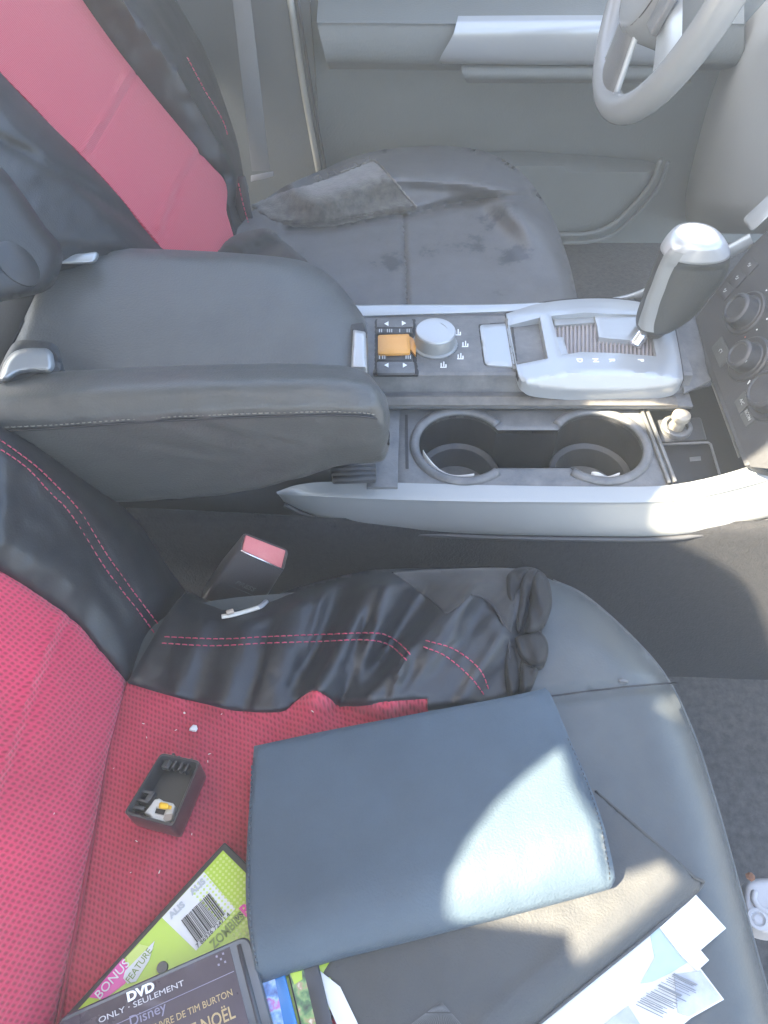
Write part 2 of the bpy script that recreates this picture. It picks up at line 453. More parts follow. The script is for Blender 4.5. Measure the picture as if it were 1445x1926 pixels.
def text(name, s, c, right, up, size, m, parent=None, sx=1.0, ext=.0002, bold=0.0, align='CENTER', lift=.0003):
    cu = bpy.data.curves.new(name, 'FONT'); cu.body = s; cu.size = size; cu.align_x = align; cu.align_y = 'CENTER'
    cu.extrude = ext; cu.offset = bold; cu.resolution_u = 3
    t = bpy.data.objects.new(name, cu); COL.objects.link(t)
    me = bpy.data.meshes.new_from_object(t, depsgraph=None) if False else None
    bpy.context.view_layer.update()
    me = bpy.data.meshes.new_from_object(t.evaluated_get(bpy.context.evaluated_depsgraph_get()))
    r_ = Vector(right).normalized(); n = r_.cross(Vector(up)).normalized(); u_ = n.cross(r_)
    c = Vector(c) + n * lift
    V = [c + r_ * v.co.x * sx + u_ * v.co.y + n * v.co.z for v in me.vertices]; Fs = [list(p.vertices) for p in me.polygons]
    bpy.data.objects.remove(t); bpy.data.curves.remove(cu); bpy.data.meshes.remove(me)
    return obj(name, V, Fs, m, parent, False)
def bars(name, quads, m, parent, th=.0003):
    """several flat marks (lists of 3-D corners) in one printed mesh"""
    V = []; Fs = []
    for q in quads:
        q = [Vector(p) for p in q]; n = len(q); nn = (q[1] - q[0]).cross(q[2] - q[0]).normalized()
        if nn.z < 0 and abs(nn.z) > .2: q = q[::-1]; nn = -nn
        b = len(V); V += [p + nn * th for p in q] + q
        Fs += [[b + i for i in range(n)]] + [[b + i, b + n + i, b + n + (i + 1) % n, b + (i + 1) % n] for i in range(n)]
    return obj(name, V, Fs, m, parent, False)
def stitches(name, px, fm, m, parent, dash=8, gap=3, r_=.00055, lift=.0008, nrm=(0, 0, 1)):
    """a sewn seam: one short thread after another along a pixel polyline laid on fm"""
    pts = crv(px, 400); L = 0; acc = []; cur = [pts[0]]
    V = []; Fs = []; s = 0; on = True; st = pts[0]; seglist = []
    for a, b in zip(pts[:-1], pts[1:]):
        s += np.linalg.norm(b - a)
        if on: cur.append(b)
        if on and s >= dash: seglist.append(cur); on = False; s = 0
        elif not on and s >= gap: on = True; s = 0; cur = [b]
    nv = Vector(nrm).normalized()
    for sg in seglist:
        P = [fm(sg[0][0], sg[0][1], 99) + nv * lift * .4, fm(*((sg[0] + sg[-1]) / 2), 99) + nv * lift, fm(sg[-1][0], sg[-1][1], 99) + nv * lift * .4]
        b0 = len(V)
        for i, p in enumerate(P):
            t = (P[2] - P[0]).normalized(); sd = t.cross(nv).normalized(); q = sd.cross(t)
            for j in range(6):
                a = j * math.pi / 3; V.append(p + (sd * math.cos(a) + q * math.sin(a)) * r_)
        for i in range(2):
            for j in range(6):
                Fs.append([b0 + i * 6 + j, b0 + i * 6 + (j + 1) % 6, b0 + i * 6 + 6 + (j + 1) % 6, b0 + i * 6 + 6 + j])
        Fs += [[b0 + j for j in range(6)][::-1], [b0 + 12 + j for j in range(6)]]
    return obj(name, V, Fs, m, parent)
def hexuv(ax, ay, rot=0.0):
    ax, ay = Vector(ax), Vector(ay); c, s = math.cos(rot), math.sin(rot)
    def f(p):
        a, b = p.dot(ax), p.dot(ay); a, b = a * c - b * s, a * s + b * c
        return (a + .5 * b, b * .9)
    return f
def fbm(x, y, z=0, o=3): return noise.fractal(Vector((x, y, z)), 1.0, 2.0, o)

# ================================================================== SETTING
def struct(o): o['kind'] = 'structure'; return o
g = struct(obj('ground', [(-30, -30, -.75), (30, -30, -.75), (30, 30, -.75), (-30, 30, -.75)], [[0, 1, 2, 3]], mat('pale concrete', (.11, .115, .12), .9, var=.5, vscale=3)))
fl = struct(sheet('car_floor', [(-.9, -.12), (1.6, -.12), (1.6, 1.46), (-.9, 1.46)], lambda x, y, d: Vector((x, y, -.30 + .004 * fbm(x * 9, y * 9))), 'floor', step=.05, thick=.02, line='line'))

# roof sheet added out of view to block sun, openings shaped for the sun patches
ZR = .95
def up(P):
    q = P + SUN * ((ZR - P.z) / SUN.z); return (q.x, q.y)
BK, PO = .045, .020
h1 = [up(Z(*p)) for p in ((1046, 1396, BK), (1030, 1406, BK), (1010, 1420, BK), (960, 1460, BK), (900, 1520, BK), (855, 1590, BK), (830, 1650, BK), (815, 1745, .038),
      (1046, 1762, PO), (1062, 1830, PO), (1110, 1800, PO), (1180, 1742, PO), (1240, 1690, PO), (1276, 1655, PO), (1248, 1620, PO), (1146, 1652, .034), (1126, 1560, BK), (1068, 1478, BK), (1044, 1410, BK))]
h2 = [up(Z(*p, -.006)) for p in ((1236, 1286), (1262, 1302), (1290, 1364), (1252, 1360), (1220, 1340))]
h3 = [up(p) for p in (Z(1268, 900, .02), Z(1246, 960, -.01), Z(1222, 1012, -.035), Yp(1290, 1032, .462), Yp(1345, 1062, .458), Yp(1392, 1110, .455), Yp(1424, 1180, .45), Yp(1450, 1260, .445),
      Vector((.85, .44, -.25)), Vector((.85, .44, .06)), Z(1500, 835, .05), Z(1445, 858, .05), Z(1350, 890, .03))]
h4 = [up(Z(*p)) for p in ((960, 763, .035), (1060, 759, .035), (1232, 758, .035), (1236, 766, .03), (1262, 770, .03), (1292, 776, .03), (1288, 792, .02), (1250, 800, .02), (1236, 838, .02), (1205, 806, .02), (1130, 792, .02), (1092, 772, .02))]
kc = Yp(1310, 452, .69)
q = up(kc); h5 = [(q[0] + .022 * math.cos(a), q[1] + .017 * math.sin(a)) for a in np.linspace(0, 2 * math.pi, 14)[:-1]]
roof = thing('sun_mask_roof', 'unseen grey roof sheet added to block the sun, openings shaped for sun patches', 'car roof', (-.7, .5, ZR))
sheet('sun_mask', [(-1.75, -1.2), (.04, -1.2), (.04, 1.5), (-1.75, 1.5)], lambda x, y, d: Vector((x, y, ZR)), 'head', roof, step=.05,
      holes=[h1, h2, h3, h4, h5], thick=.012, line='line', hline='line', dirn=(0, 0, 1))

# thin volume of air added to imitate the veil of lens glare
hz = obj('glare_haze', [(x, y, z) for x in (-2.2, 2.4) for y in (-1.0, 2.2) for z in (-1.75, 1.05)], [[0, 1, 3, 2], [4, 6, 7, 5], [0, 4, 5, 1], [2, 3, 7, 6], [0, 2, 6, 4], [1, 5, 7, 3]], [], None, False, auto='recalc')
hz['kind'] = 'stuff'
hm = bpy.data.materials.new('glare_haze'); hm.use_nodes = True; hn = hm.node_tree; hn.nodes.clear()
pv = hn.nodes.new('ShaderNodeVolumePrincipled'); pv.inputs['Color'].default_value = (.92, .96, .95, 1); pv.inputs['Density'].default_value = GLARE_HAZE; pv.inputs['Anisotropy'].default_value = .2
mo = hn.nodes.new('ShaderNodeOutputMaterial'); hn.links.new(pv.outputs[0], mo.inputs['Volume'])
hz.data.materials.append(hm)

# ================================================================== DRIVER'S DOOR
door = thing('driver_door', 'inner door panel lightened for glare, with silver grip, beyond the driver seat', 'car door', (.5, 1.42, -.3))
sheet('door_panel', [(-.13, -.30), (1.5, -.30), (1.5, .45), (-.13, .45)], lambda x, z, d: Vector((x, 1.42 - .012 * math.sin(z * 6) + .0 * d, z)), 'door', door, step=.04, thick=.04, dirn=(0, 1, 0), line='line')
YA = 1.30
rail = lambda pts: pts
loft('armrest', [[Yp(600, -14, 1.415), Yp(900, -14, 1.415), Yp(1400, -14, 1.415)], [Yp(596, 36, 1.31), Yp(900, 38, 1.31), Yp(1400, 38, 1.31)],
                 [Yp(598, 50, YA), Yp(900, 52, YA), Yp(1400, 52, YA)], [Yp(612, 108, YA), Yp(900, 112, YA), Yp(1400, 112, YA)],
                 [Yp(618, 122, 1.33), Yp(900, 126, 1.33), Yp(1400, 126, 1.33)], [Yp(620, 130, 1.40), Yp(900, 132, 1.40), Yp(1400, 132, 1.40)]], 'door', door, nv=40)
loft('grip_trim', [[Yp(862, 30, 1.29), Yp(1000, 29, 1.29), Yp(1300, 28, 1.29)], [Yp(858, 46, 1.275), Yp(1000, 45, 1.275), Yp(1300, 42, 1.275)], [Yp(851, 68, 1.268), Yp(1000, 68, 1.268), Yp(1300, 66, 1.268)],
                   [Yp(828, 110, 1.272), Yp(1000, 116, 1.272), Yp(1300, 116, 1.272)], [Yp(832, 120, 1.30), Yp(1000, 122, 1.30), Yp(1300, 122, 1.30)]], 'silver', door, nv=30)
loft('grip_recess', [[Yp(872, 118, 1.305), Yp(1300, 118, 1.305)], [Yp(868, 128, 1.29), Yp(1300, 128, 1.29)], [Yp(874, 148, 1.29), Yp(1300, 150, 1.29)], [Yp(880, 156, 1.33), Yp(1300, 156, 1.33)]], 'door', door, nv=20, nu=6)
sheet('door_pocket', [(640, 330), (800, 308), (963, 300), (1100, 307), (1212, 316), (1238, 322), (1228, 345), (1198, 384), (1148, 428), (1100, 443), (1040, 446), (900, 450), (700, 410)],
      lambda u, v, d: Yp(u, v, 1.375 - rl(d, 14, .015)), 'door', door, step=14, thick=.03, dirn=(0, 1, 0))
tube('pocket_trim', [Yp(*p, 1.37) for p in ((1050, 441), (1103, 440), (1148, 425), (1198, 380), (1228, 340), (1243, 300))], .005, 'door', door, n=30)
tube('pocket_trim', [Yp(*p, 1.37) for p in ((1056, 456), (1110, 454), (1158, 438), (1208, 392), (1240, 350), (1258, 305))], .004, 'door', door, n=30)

pil = thing('door_pillar', 'grey pillar trim between driver door and seat back', 'pillar', (-.3, 1.4, -.3))
sheet('pillar_trim', [(-.75, -.3), (-.118, -.3), (-.118, .45), (-.75, .45)], lambda x, z, d: Vector((x, 1.39, z)), 'pillar', pil, step=.05, thick=.03, dirn=(0, 1, 0), line='line')
for du, r_ in ((0, .0055), (14, .003)):
    tube('weatherstrip', [Yp(545 + du, -10, 1.385), Yp(572 + du, 170, 1.385), Yp(600 + du, 325, 1.385)], r_, 'sill' if du == 0 else 'plastic', pil, n=12)
belt = thing('seat_belt', 'grey webbing seat belt hanging beside the driver backrest', 'seat belt', tuple(Yp(490, 325, 1.30)))
hexa('webbing', [Yp(470, -15, 1.31), Yp(436, -15, 1.31), Yp(474, 322, 1.30), Yp(508, 322, 1.30)], [Yp(470, -15, 1.313), Yp(436, -15, 1.313), Yp(474, 322, 1.303), Yp(508, 322, 1.303)], 'belt', belt, bv=.0008)
hexa('anchor_plate', [Yp(472, 330, 1.285), Yp(515, 322, 1.285), Yp(514, 332, 1.285), Yp(472, 342, 1.285)], [Yp(472, 330, 1.30), Yp(515, 322, 1.30), Yp(514, 332, 1.30), Yp(472, 342, 1.30)], 'greyplast', belt, bv=.001)

# ================================================================== DRIVER'S SEAT
ds = thing('driver_seat', 'driver seat with dusty stained black leather cushion', 'car seat', (0, 1.02, -.3))
DS_OUT = [(455, 420), (520, 360), (600, 322), (680, 290), (760, 277), (850, 275), (925, 290), (985, 328), (1035, 400), (1065, 475), (1080, 530), (1088, 575), (1088, 606, 1), (700, 610), (430, 610, 1), (400, 500)]
DS_SIL = [(600, 318), (680, 290), (760, 277), (850, 275), (925, 290), (985, 328), (1035, 400), (1065, 475), (1080, 530), (1090, 600)]
S1 = [(540, 428), (620, 426), (700, 412), (770, 404), (830, 388), (920, 372), (1010, 368), (1040, 378)]
S2 = [(758, 404), (762, 480), (766, 580)]
def zds(u, v, d):
    e = line_d(u, v, DS_SIL)
    z = rl(e, 34, .032) + .028 * math.exp(-((e - 54) / 34) ** 2) * (1 if v < 400 else math.exp(-((v - 400) / 60) ** 2))
    z += groove(u, v, S1, 8, .010) + groove(u, v, S2, 4, .006) + .0012 * fbm(u / 110, v / 80)
    z += .004 * math.exp(-((v - 345 - .08 * (u - 850)) / 9) ** 2) * (u > 720)
    return z
fds = lambda u, v, d: Z(u, v, zds(u, v, d))
M['stain'] = mat('dust stained black leather', (.030, .032, .036), .48, bump=.25, bscale=380)
def add_dust(m):
    n = m.node_tree; b = n.nodes['Principled BSDF']; tc = n.nodes.new('ShaderNodeTexCoord')
    a = n.nodes.new('ShaderNodeTexNoise'); a.inputs['Scale'].default_value = 11; a.inputs['Detail'].default_value = 9; a.inputs['Roughness'].default_value = .7
    n.links.new(tc.outputs['Object'], a.inputs['Vector'])
    cr = n.nodes.new('ShaderNodeValToRGB'); e = cr.color_ramp.elements
    e[0].position = .40; e[0].color = (.024, .027, .034, 1); e[1].position = .50; e[1].color = (.075, .075, .076, 1)
    x = e.new(.8); x.color = (.098, .104, .112, 1)
    e[1].color = (.078, .083, .090, 1); e[0].color = (.026, .033, .044, 1)
    ge = n.nodes.new('ShaderNodeNewGeometry'); acc = None
    for (u, v, r_) in ((935, 425, .065), (880, 455, .045), (965, 480, .045), (735, 495, .035), (800, 470, .025)):
        vd = n.nodes.new('ShaderNodeVectorMath'); vd.operation = 'DISTANCE'; n.links.new(ge.outputs['Position'], vd.inputs[0]); vd.inputs[1].default_value = Z(u, v, 0)
        mr = n.nodes.new('ShaderNodeMapRange'); mr.inputs[1].default_value = 0; mr.inputs[2].default_value = r_; mr.inputs[3].default_value = .24; mr.inputs[4].default_value = 0
        n.links.new(vd.outputs['Value'], mr.inputs[0])
        if acc is None: acc = mr.outputs[0]
        else:
            mx = n.nodes.new('ShaderNodeMath'); mx.operation = 'MAXIMUM'; n.links.new(acc, mx.inputs[0]); n.links.new(mr.outputs[0], mx.inputs[1]); acc = mx.outputs[0]
    sb = n.nodes.new('ShaderNodeMath'); sb.operation = 'SUBTRACT'; n.links.new(a.outputs['Fac'], sb.inputs[0]); n.links.new(acc, sb.inputs[1])
    ad = n.nodes.new('ShaderNodeMath'); ad.operation = 'ADD'; ad.inputs[1].default_value = .13; n.links.new(sb.outputs[0], ad.inputs[0])
    a.inputs['Scale'].default_value = 24
    n.links.new(ad.outputs[0], cr.inputs[0]); n.links.new(cr.outputs[0], b.inputs['Base Color'])
    mr = n.nodes.new('ShaderNodeMapRange'); mr.inputs[1].default_value = .4; mr.inputs[2].default_value = .5; mr.inputs[3].default_value = .30; mr.inputs[4].default_value = .42
    n.links.new(ad.outputs[0], mr.inputs[0]); n.links.new(mr.outputs[0], b.inputs['Roughness'])
add_dust(M['stain'])
sheet('cushion', DS_OUT, fds, 'stain', ds, step=6, thick=.10)
box('seat_base', (.0, 1.02, -.20), AX, (.44, .40, .19), 'plastic', ds, .02)
PD = lambda h: (lambda u, v, d: Pl(u, v, .22 - h(u, v, d), .70))
box('backrest', Pl(250, 200, .22, .70) + Vector((-.09, .0, .0)), (Vector((-.573, 0, .819)), Vector((0, 1, 0)), Vector((.819, 0, .573))), (.60, .42, .08), 'leather', ds, .03)
# the folded-up inner armrest of that seat
ar = sheet('armrest', [(-40, 290, 1), (0, 312), (40, 360), (85, 425), (114, 462), (116, 500), (84, 548), (-40, 575, 1)], PD(lambda u, v, d: .075 + rl(d, 26, .02)), 'cover', ds, step=10, thick=.05, dirn=(-1, 0, -.2))
lathe('pivot_cap', [(0, .0012), (.019, .0012), (.0205, .0004), (.021, -.003)], Pl(34, 496, .22 - .0755, .70), (.819, 0, .573), 'cover', ar, k=36)

dc = thing('seat_cover', 'slip cover with red ribbed centre on the driver backrest', 'seat cover', tuple(Pl(400, 470, .22, .7)))
RS = ([(245, 128), (205, 205), (155, 285)], [(372, 268), (325, 345), (297, 430)])
def h_red(u, v, d): return .008 + sum(groove(u, v, r_, 5, -.003) + groove(u, v, [(x + 14, y + 5) for x, y in r_], 4, .003) for r_ in RS)
sheet('mesh_panel', [(-90, 20), (80, 217), (150, 287), (215, 357), (265, 417), (298, 457), (330, 500), (425, 500), (440, 455), (434, 425), (426, 395), (428, 360), (420, 335), (395, 308), (350, 253), (300, 193), (250, 130), (190, 50), (60, -140, 1), (-90, -140, 1)],
      PD(h_red), 'red_far', dc, step=9, thick=.01, dirn=(-1, 0, -.2), uv=lambda p: (p.y * .94 + p.z * .35, p.z))
BR = [(240, -140), (325, -20), (370, 60), (400, 130), (430, 215), (447, 270), (458, 330), (470, 400), (478, 440)]
BSEAM = [(352, 108), (385, 170), (418, 225), (430, 262)]
def h_bk(u, v, d):
    e = line_d(u, v, BR); f_ = min(1, max(0, (u - 150) / 260))
    return .008 + .054 * min(1, d / 60) * (1 if v < 330 else max(.3, 1 - (v - 330) / 120)) + rl(e, 40, .05) * .6 + groove(u, v, BSEAM, 3, .002) + .004 * fbm(u / 80, v / 120)
sheet('outer_side_panel', [(62, -140, 1), (240, -140, 1), (325, -22), (370, 60), (400, 130), (430, 215), (447, 270), (458, 330), (472, 400), (478, 445), (452, 455), (438, 425), (430, 380), (424, 336), (396, 307), (351, 252), (301, 192), (251, 129), (191, 49)],
      PD(h_bk), 'cover', dc, step=8, thick=.05, dirn=(-1, .25, -.2))
stitches('stitching', BSEAM, PD(lambda u, v, d: h_bk(u, v, 60)), 'thread', dc, dash=7, gap=3, r_=.0008, nrm=(1, -.3, .5))
BC = [(-90, 215), (0, 260), (75, 302), (160, 352), (230, 400), (290, 452)]
def h_nr(u, v, d):
    return .008 + .03 * min(1, d / 50) ** .7 + groove(u, v, BC, 10, .007) + .003 * fbm(u / 90, v / 90)
sheet('inner_side_panel', [(-90, 22, 1), (0, 135), (80, 219), (150, 289), (215, 359), (265, 419), (298, 459), (330, 505), (180, 505), (60, 500), (-90, 480, 1)], PD(h_nr), 'cover', dc, step=8, thick=.05, dirn=(-1, -.2, -.2))
def z_fold(u, v, d): return .018 + rl(d, 16, .02) + .006 * math.sin((u * .6 + v) / 14) + .004 * fbm(u / 30, v / 30)
sheet('loose_fold', [(392, 500), (410, 465), (432, 446), (470, 434), (505, 430), (532, 448), (556, 472), (585, 500), (560, 520), (420, 520)], lambda u, v, d: Z(u, v, z_fold(u, v, d)), 'hem', dc, step=6, thick=.015)
hexa('side_strap', [Yp(441, 400, 1.04), Yp(447, 330, 1.05), Yp(462, 330, 1.05), Yp(480, 432, 1.02), Yp(446, 440, 1.02)], [Yp(441, 400, 1.06), Yp(447, 330, 1.07), Yp(462, 330, 1.07), Yp(480, 432, 1.04), Yp(446, 440, 1.04)], 'cover', dc, bv=.003)
stitches('stitching', [(449, 345), (458, 385), (470, 428)], lambda u, v, d: Yp(u, v, 1.018 + (v < 400) * .012), 'thread', dc, dash=6, gap=3, r_=.0008, nrm=(0, -1, .3))
def z_flap(u, v, d): return zds(u, v, 60) + .0035 + .0014 * fbm(u / 20, v / 20) + rl(d, 6, .002)
FLAP = [(474, 386, 1), (530, 362), (600, 342), (648, 324), (702, 302, 1), (735, 334), (760, 366), (784, 390, 1), (720, 400), (660, 414), (600, 424), (545, 420), (505, 408)]
flap = sheet('torn_flap', FLAP, lambda u, v, d: Z(u, v, z_flap(u, v, d)), 'suede', dc, step=5, thick=.004, wobble=1.6)
tube('frayed_edge', [Z(u, v, z_flap(u, v, 9)) + Vector((0, 0, .001)) for u, v in ((640, 326), (672, 314), (704, 303), (736, 334), (762, 366), (784, 390))], lambda t: .0012 + .0007 * math.sin(t * 90), 'thread_pale', flap, n=60)
for k in range(26):
    t = random.random(); u = 590 + 112 * t; v = 345 - 42 * t
    p = Z(u, v, z_flap(u, v, 9)); a = random.uniform(0, 6.28)
    tube('loose_thread', [p, p + Vector((math.cos(a) * .006, .004 + math.sin(a) * .006, .004)), p + Vector((math.cos(a) * .012, .009, .001))], .0004, 'thread_pale', flap, k=5, n=6)

# ================================================================== CENTRE CONSOLE
cc = thing('centre_console', 'dark centre console with silver shifter plate and two cup holders', 'console', (.1, .62, -.3))
def prof(u0, v, z): p = Z(722.5, v, z); return (p.y, z)
# flank under the lower trim
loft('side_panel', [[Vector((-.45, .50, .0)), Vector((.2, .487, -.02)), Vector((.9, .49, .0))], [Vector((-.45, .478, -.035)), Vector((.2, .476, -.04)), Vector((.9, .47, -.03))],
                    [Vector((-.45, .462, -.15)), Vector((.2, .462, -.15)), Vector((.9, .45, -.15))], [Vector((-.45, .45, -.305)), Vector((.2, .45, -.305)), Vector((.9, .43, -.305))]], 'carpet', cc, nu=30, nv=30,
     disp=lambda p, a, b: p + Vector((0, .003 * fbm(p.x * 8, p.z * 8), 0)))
box('core', (.02, .63, -.185), AX, (.90, .26, .22), 'plastic_deep', cc, .01)
# lower silver trim
TR = [
    [(520, 925, .010), (560, 912, .018), (620, 906, .020), (705, 907, .020), (900, 912, .020), (1100, 915, .020), (1240, 914, .022), (1320, 902, .026), (1400, 880, .034), (1460, 856, .042), (1560, 800, .06)],
    [(522, 929, .008), (562, 918, .016), (622, 914, .018), (705, 917, .0185), (900, 922, .0185), (1100, 925, .0185), (1240, 924, .020), (1320, 913, .024), (1400, 892, .031), (1460, 870, .038), (1560, 820, .055)],
    [(524, 931, .006), (570, 930, .0115), (628, 933, .0138), (705, 937, .0145), (900, 942, .0145), (1100, 944, .0145), (1240, 943, .0148), (1320, 933, .018), (1400, 914, .024), (1460, 895, .030), (1560, 852, .046)],
    [(525, 932, .004), (572, 935, .0085), (630, 939, .0100), (705, 943, .0105), (900, 948, .0105), (1100, 950, .0105), (1240, 949, .0108), (1320, 939, .014), (1400, 921, .019), (1460, 903, .025), (1560, 862, .041)],
    [(530, 938, -.004), (575, 955, -.010), (632, 970, -.014), (705, 980, -.016), (900, 991, -.018), (1100, 995, -.018), (1240, 994, -.018), (1320, 985, -.016), (1400, 970, -.012), (1460, 955, -.008), (1560, 925, .005)],
    [(534, 943, -.010), (580, 965, -.020), (638, 984, -.026), (705, 993, -.029), (900, 1004, -.030), (1100, 1008, -.030), (1240, 1008, -.030), (1320, 1000, -.028), (1400, 985, -.024), (1460, 970, -.020), (1560, 945, -.008)],
]
RA = [[Z(*p) for p in r_] for r_ in TR]
RA.append([p + Vector((0, .006, -.004)) for p in RA[-1]]); 
loft('lower_trim', RA, 'silver_warm', cc, nu=90, nv=36)
tube('trim_lip', [p + Vector((0, -.001, -.004)) for p in RA[5]], .0028, 'plastic', cc, n=80)
# upper deck, straight along the car
PR = [prof(0, v, z) for v, z in ((772, .010), (768, .030), (764, .0335), (742, .0345), (738, .034), (735, .036), (722, .043), (706, .0535), (700, .0555), (694, .0562), (640, .0562), (598, .0562), (594, .0555))]
PR = [(prof(0, 912, .014)[0], -.06)] * 0 + PR + [(PR[-1][0] + .002, .03)]
loft('upper_deck', [[Vector((-.06, y, z)), Vector((.10, y, z)), Vector((.25, y, z)), Vector((.335, y, z))] for y, z in PR], 'plastic_dusty', cc, nu=12, lin=True, sharp=25)
loft('ledge_trim', [[Vector((x, y, z)) for x in (-.01, .1, .2, .318)] for y, z in [prof(0, 764, .0338), prof(0, 762, .0362), prof(0, 746, .0368), prof(0, 744, .0350)]], 'recess', cc, nu=20, lin=True, sharp=25)
# far rail
FR = [[Z(*p) for p in q] for q in (
    [(668, 597, .056), (760, 594, .056), (950, 588, .056), (1100, 580, .058)], [(668, 592, .059), (760, 590, .059), (950, 584, .059), (1100, 576, .061)],
    [(668, 578, .060), (760, 577, .060), (950, 575, .060), (1100, 567, .062)], [(668, 574, .057), (760, 573, .057), (950, 572, .057), (1100, 563, .059)], [(668, 574, .03), (760, 573, .03), (950, 572, .03), (1100, 563, .03)])]
loft('far_rail', FR, 'silver', cc, nu=40, nv=24)
RR_ = [[Yp(*p) for p in q] for q in (
    [(1060, 590, .765), (1150, 580, .765), (1210, 564, .765), (1300, 522, .765), (1378, 484, .765), (1418, 462, .765)], [(1060, 585, .758), (1150, 575, .758), (1210, 559, .758), (1300, 515, .758), (1377, 477, .758), (1416, 455, .758)],
    [(1060, 572, .760), (1150, 562, .760), (1210, 545, .760), (1300, 498, .760), (1373, 461, .760), (1410, 440, .760)], [(1060, 570, .77), (1150, 560, .77), (1210, 543, .77), (1300, 496, .77), (1373, 459, .77), (1410, 438, .77)])]
loft('far_rail', RR_, 'silver', cc, nu=40, nv=20)
# switch group
def plate(name, px, z, m, parent, th=.003, r=4, step=5, up_=None, roll=2.0, rh=.0008):
    return sheet(name, rounded(px, r), (lambda u, v, d: Z(u, v, z + rl(d, roll, rh) + (up_(u, v) if up_ else 0))), m, parent, step=step, thick=th, line='line')
arch = lambda v0, hw, h: (lambda u, v: h * max(0, 1 - ((v - v0) / hw) ** 2))
plate('switch_well', [(703, 598), (784, 598), (788, 706), (702, 706)], .0566, 'plastic_deep', cc, th=.002)
archu = lambda u, v: .004 * max(0, 1 - ((u - 744) / 48) ** 2)
sw1 = plate('rocker_switch', [(709, 600), (776, 600), (778, 615), (709, 616)], .0605, 'plastic_dusty', cc, up_=archu)
sw2 = plate('rocker_switch', [(709, 680), (779, 680), (781, 701), (709, 702)], .0605, 'plastic_dusty', cc, up_=archu)
ss1 = plate('switch_strip', [(708, 617), (776, 616), (776, 627), (708, 628)], .0592, 'plastic', cc, up_=archu)
ss2 = plate('switch_strip', [(709, 667), (777, 666), (777, 679), (708, 678)], .0592, 'plastic', cc, up_=archu)
plate('amber_switch', [(711, 630), (770, 628), (772, 664), (711, 666)], .0615, 'amber', cc, up_=lambda u, v: .006 * max(0, 1 - ((u - 742) / 44) ** 2))
plate('amber_tab', [(770, 632), (777, 636), (783, 646), (782, 668), (777, 662), (770, 655)], .060, 'amber', cc, r=2)
zt = .0648
tri = lambda u, v, s, d: [Z(u - s * d, v, zt), Z(u + s * d, v - s * 1.1, zt), Z(u + s * d, v + s * 1.1, zt)]
bars('arrow_print', [tri(727, 609, 4, 1), tri(760, 608, 4, -1)], 'white', sw1)
bars('arrow_print', [tri(727, 687, 4, 1), tri(762, 687, 4, -1)], 'white', sw2)
rect = lambda u, v, a, b, z: [Z(u - a, v - b, z), Z(u + a, v - b, z), Z(u + a, v + b, z), Z(u - a, v + b, z)]
for x in (714, 718, 729, 733, 737, 752, 766, 770): bars('tick_mark', [rect(x, 622, 1, 3, .0642)], 'greyprint', ss1)
for x in (714, 720, 724, 764, 768, 772): bars('tick_mark', [rect(x, 672, 1, 3, .0642)], 'greyprint', ss2)
# rotary dial
dp = Z(818, 648, .056)
dial = lathe('rotary_dial', [(.0255, .0005), (.0255, .002), (.0228, .003), (.0222, .0155), (.0215, .0168), (0, .0168)], dp, (0, 0, 1), 'silver_warm', cc, k=72, knurl=.015)
lathe('dial_cap', [(.0218, .0165), (.0222, .0185), (.0212, .0200), (.018, .0206), (0, .0200)], dp, (0, 0, 1), 'pearl', dial, k=48)
dk = dp + Vector((0, 0, .0208))
bars('index_mark', [[dk + Vector((.0125 * math.cos(a), .0125 * math.sin(a), 0)), dk + Vector((.0131 * math.cos(a), .0131 * math.sin(a), 0)), dk + Vector((.0131 * math.cos(a + .13), .0131 * math.sin(a + .13), 0)), dk + Vector((.0125 * math.cos(a + .13), .0125 * math.sin(a + .13), 0))] for a in np.arange(.2, 1.1, .13)], 'greyprint', dial)
IC = []
for (u, v) in ((861, 625), (875, 647), (866, 670), (834, 686)):
    IC += [rect(u - 4, v + 1, 1, 4, .0564), rect(u + 1, v - 1, 1, 4.5, .0564), rect(u + 5, v + 2, 1.2, 2.5, .0564), rect(u, v + 5, 6, .8, .0564)]
bars('mode_icons', IC, 'white', cc)
plate('lid_gap', [(898, 608), (966, 605), (976, 692), (909, 689)], .0568, 'plastic_deep', cc, th=.003, r=7)
plate('ashtray_lid', [(902, 611), (958, 608), (972, 690), (913, 686)], .0595, 'silver', cc, th=.004, r=7, roll=4, rh=.0015)
# shifter plate: arched, pierced by two openings
def zb(u, v, d=9):
    ux = (u - 1120) / 170.0
    top = .0600 + .010 * max(0, 1 - ux * ux)
    cr_ = 716 - 18 * max(0, 1 - ((u - 1140) / 150) ** 2)      # crease
    if v > cr_: top -= (v - cr_) / 36 * .020
    if v < 590: top -= max(0, (590 - v) / 30) * .004
    return top
BZ = [(952, 590, 1), (1010, 572), (1080, 563), (1150, 562), (1215, 570), (1262, 584, 1), (1272, 630), (1284, 700), (1281, 720), (1256, 732), (1180, 738), (1090, 738), (1010, 731), (988, 722), (976, 706), (964, 650)]
H1 = [(958, 612), (1016, 597), (1031, 674), (972, 686)]
H2 = [(1037, 594), (1100, 588), (1196, 592), (1222, 602), (1235, 670), (1160, 664), (1092, 662), (1056, 668)]
fz = lambda u, v, d: Z(u, v, zb(u, v) + rl(d, 3, .001))
bez = sheet('shifter_plate', BZ, fz, 'silver', cc, step=6, holes=[H1, H2], thick=.012, hline='line')
bc_ = np.mean([p[:2] for p in BZ], axis=0)
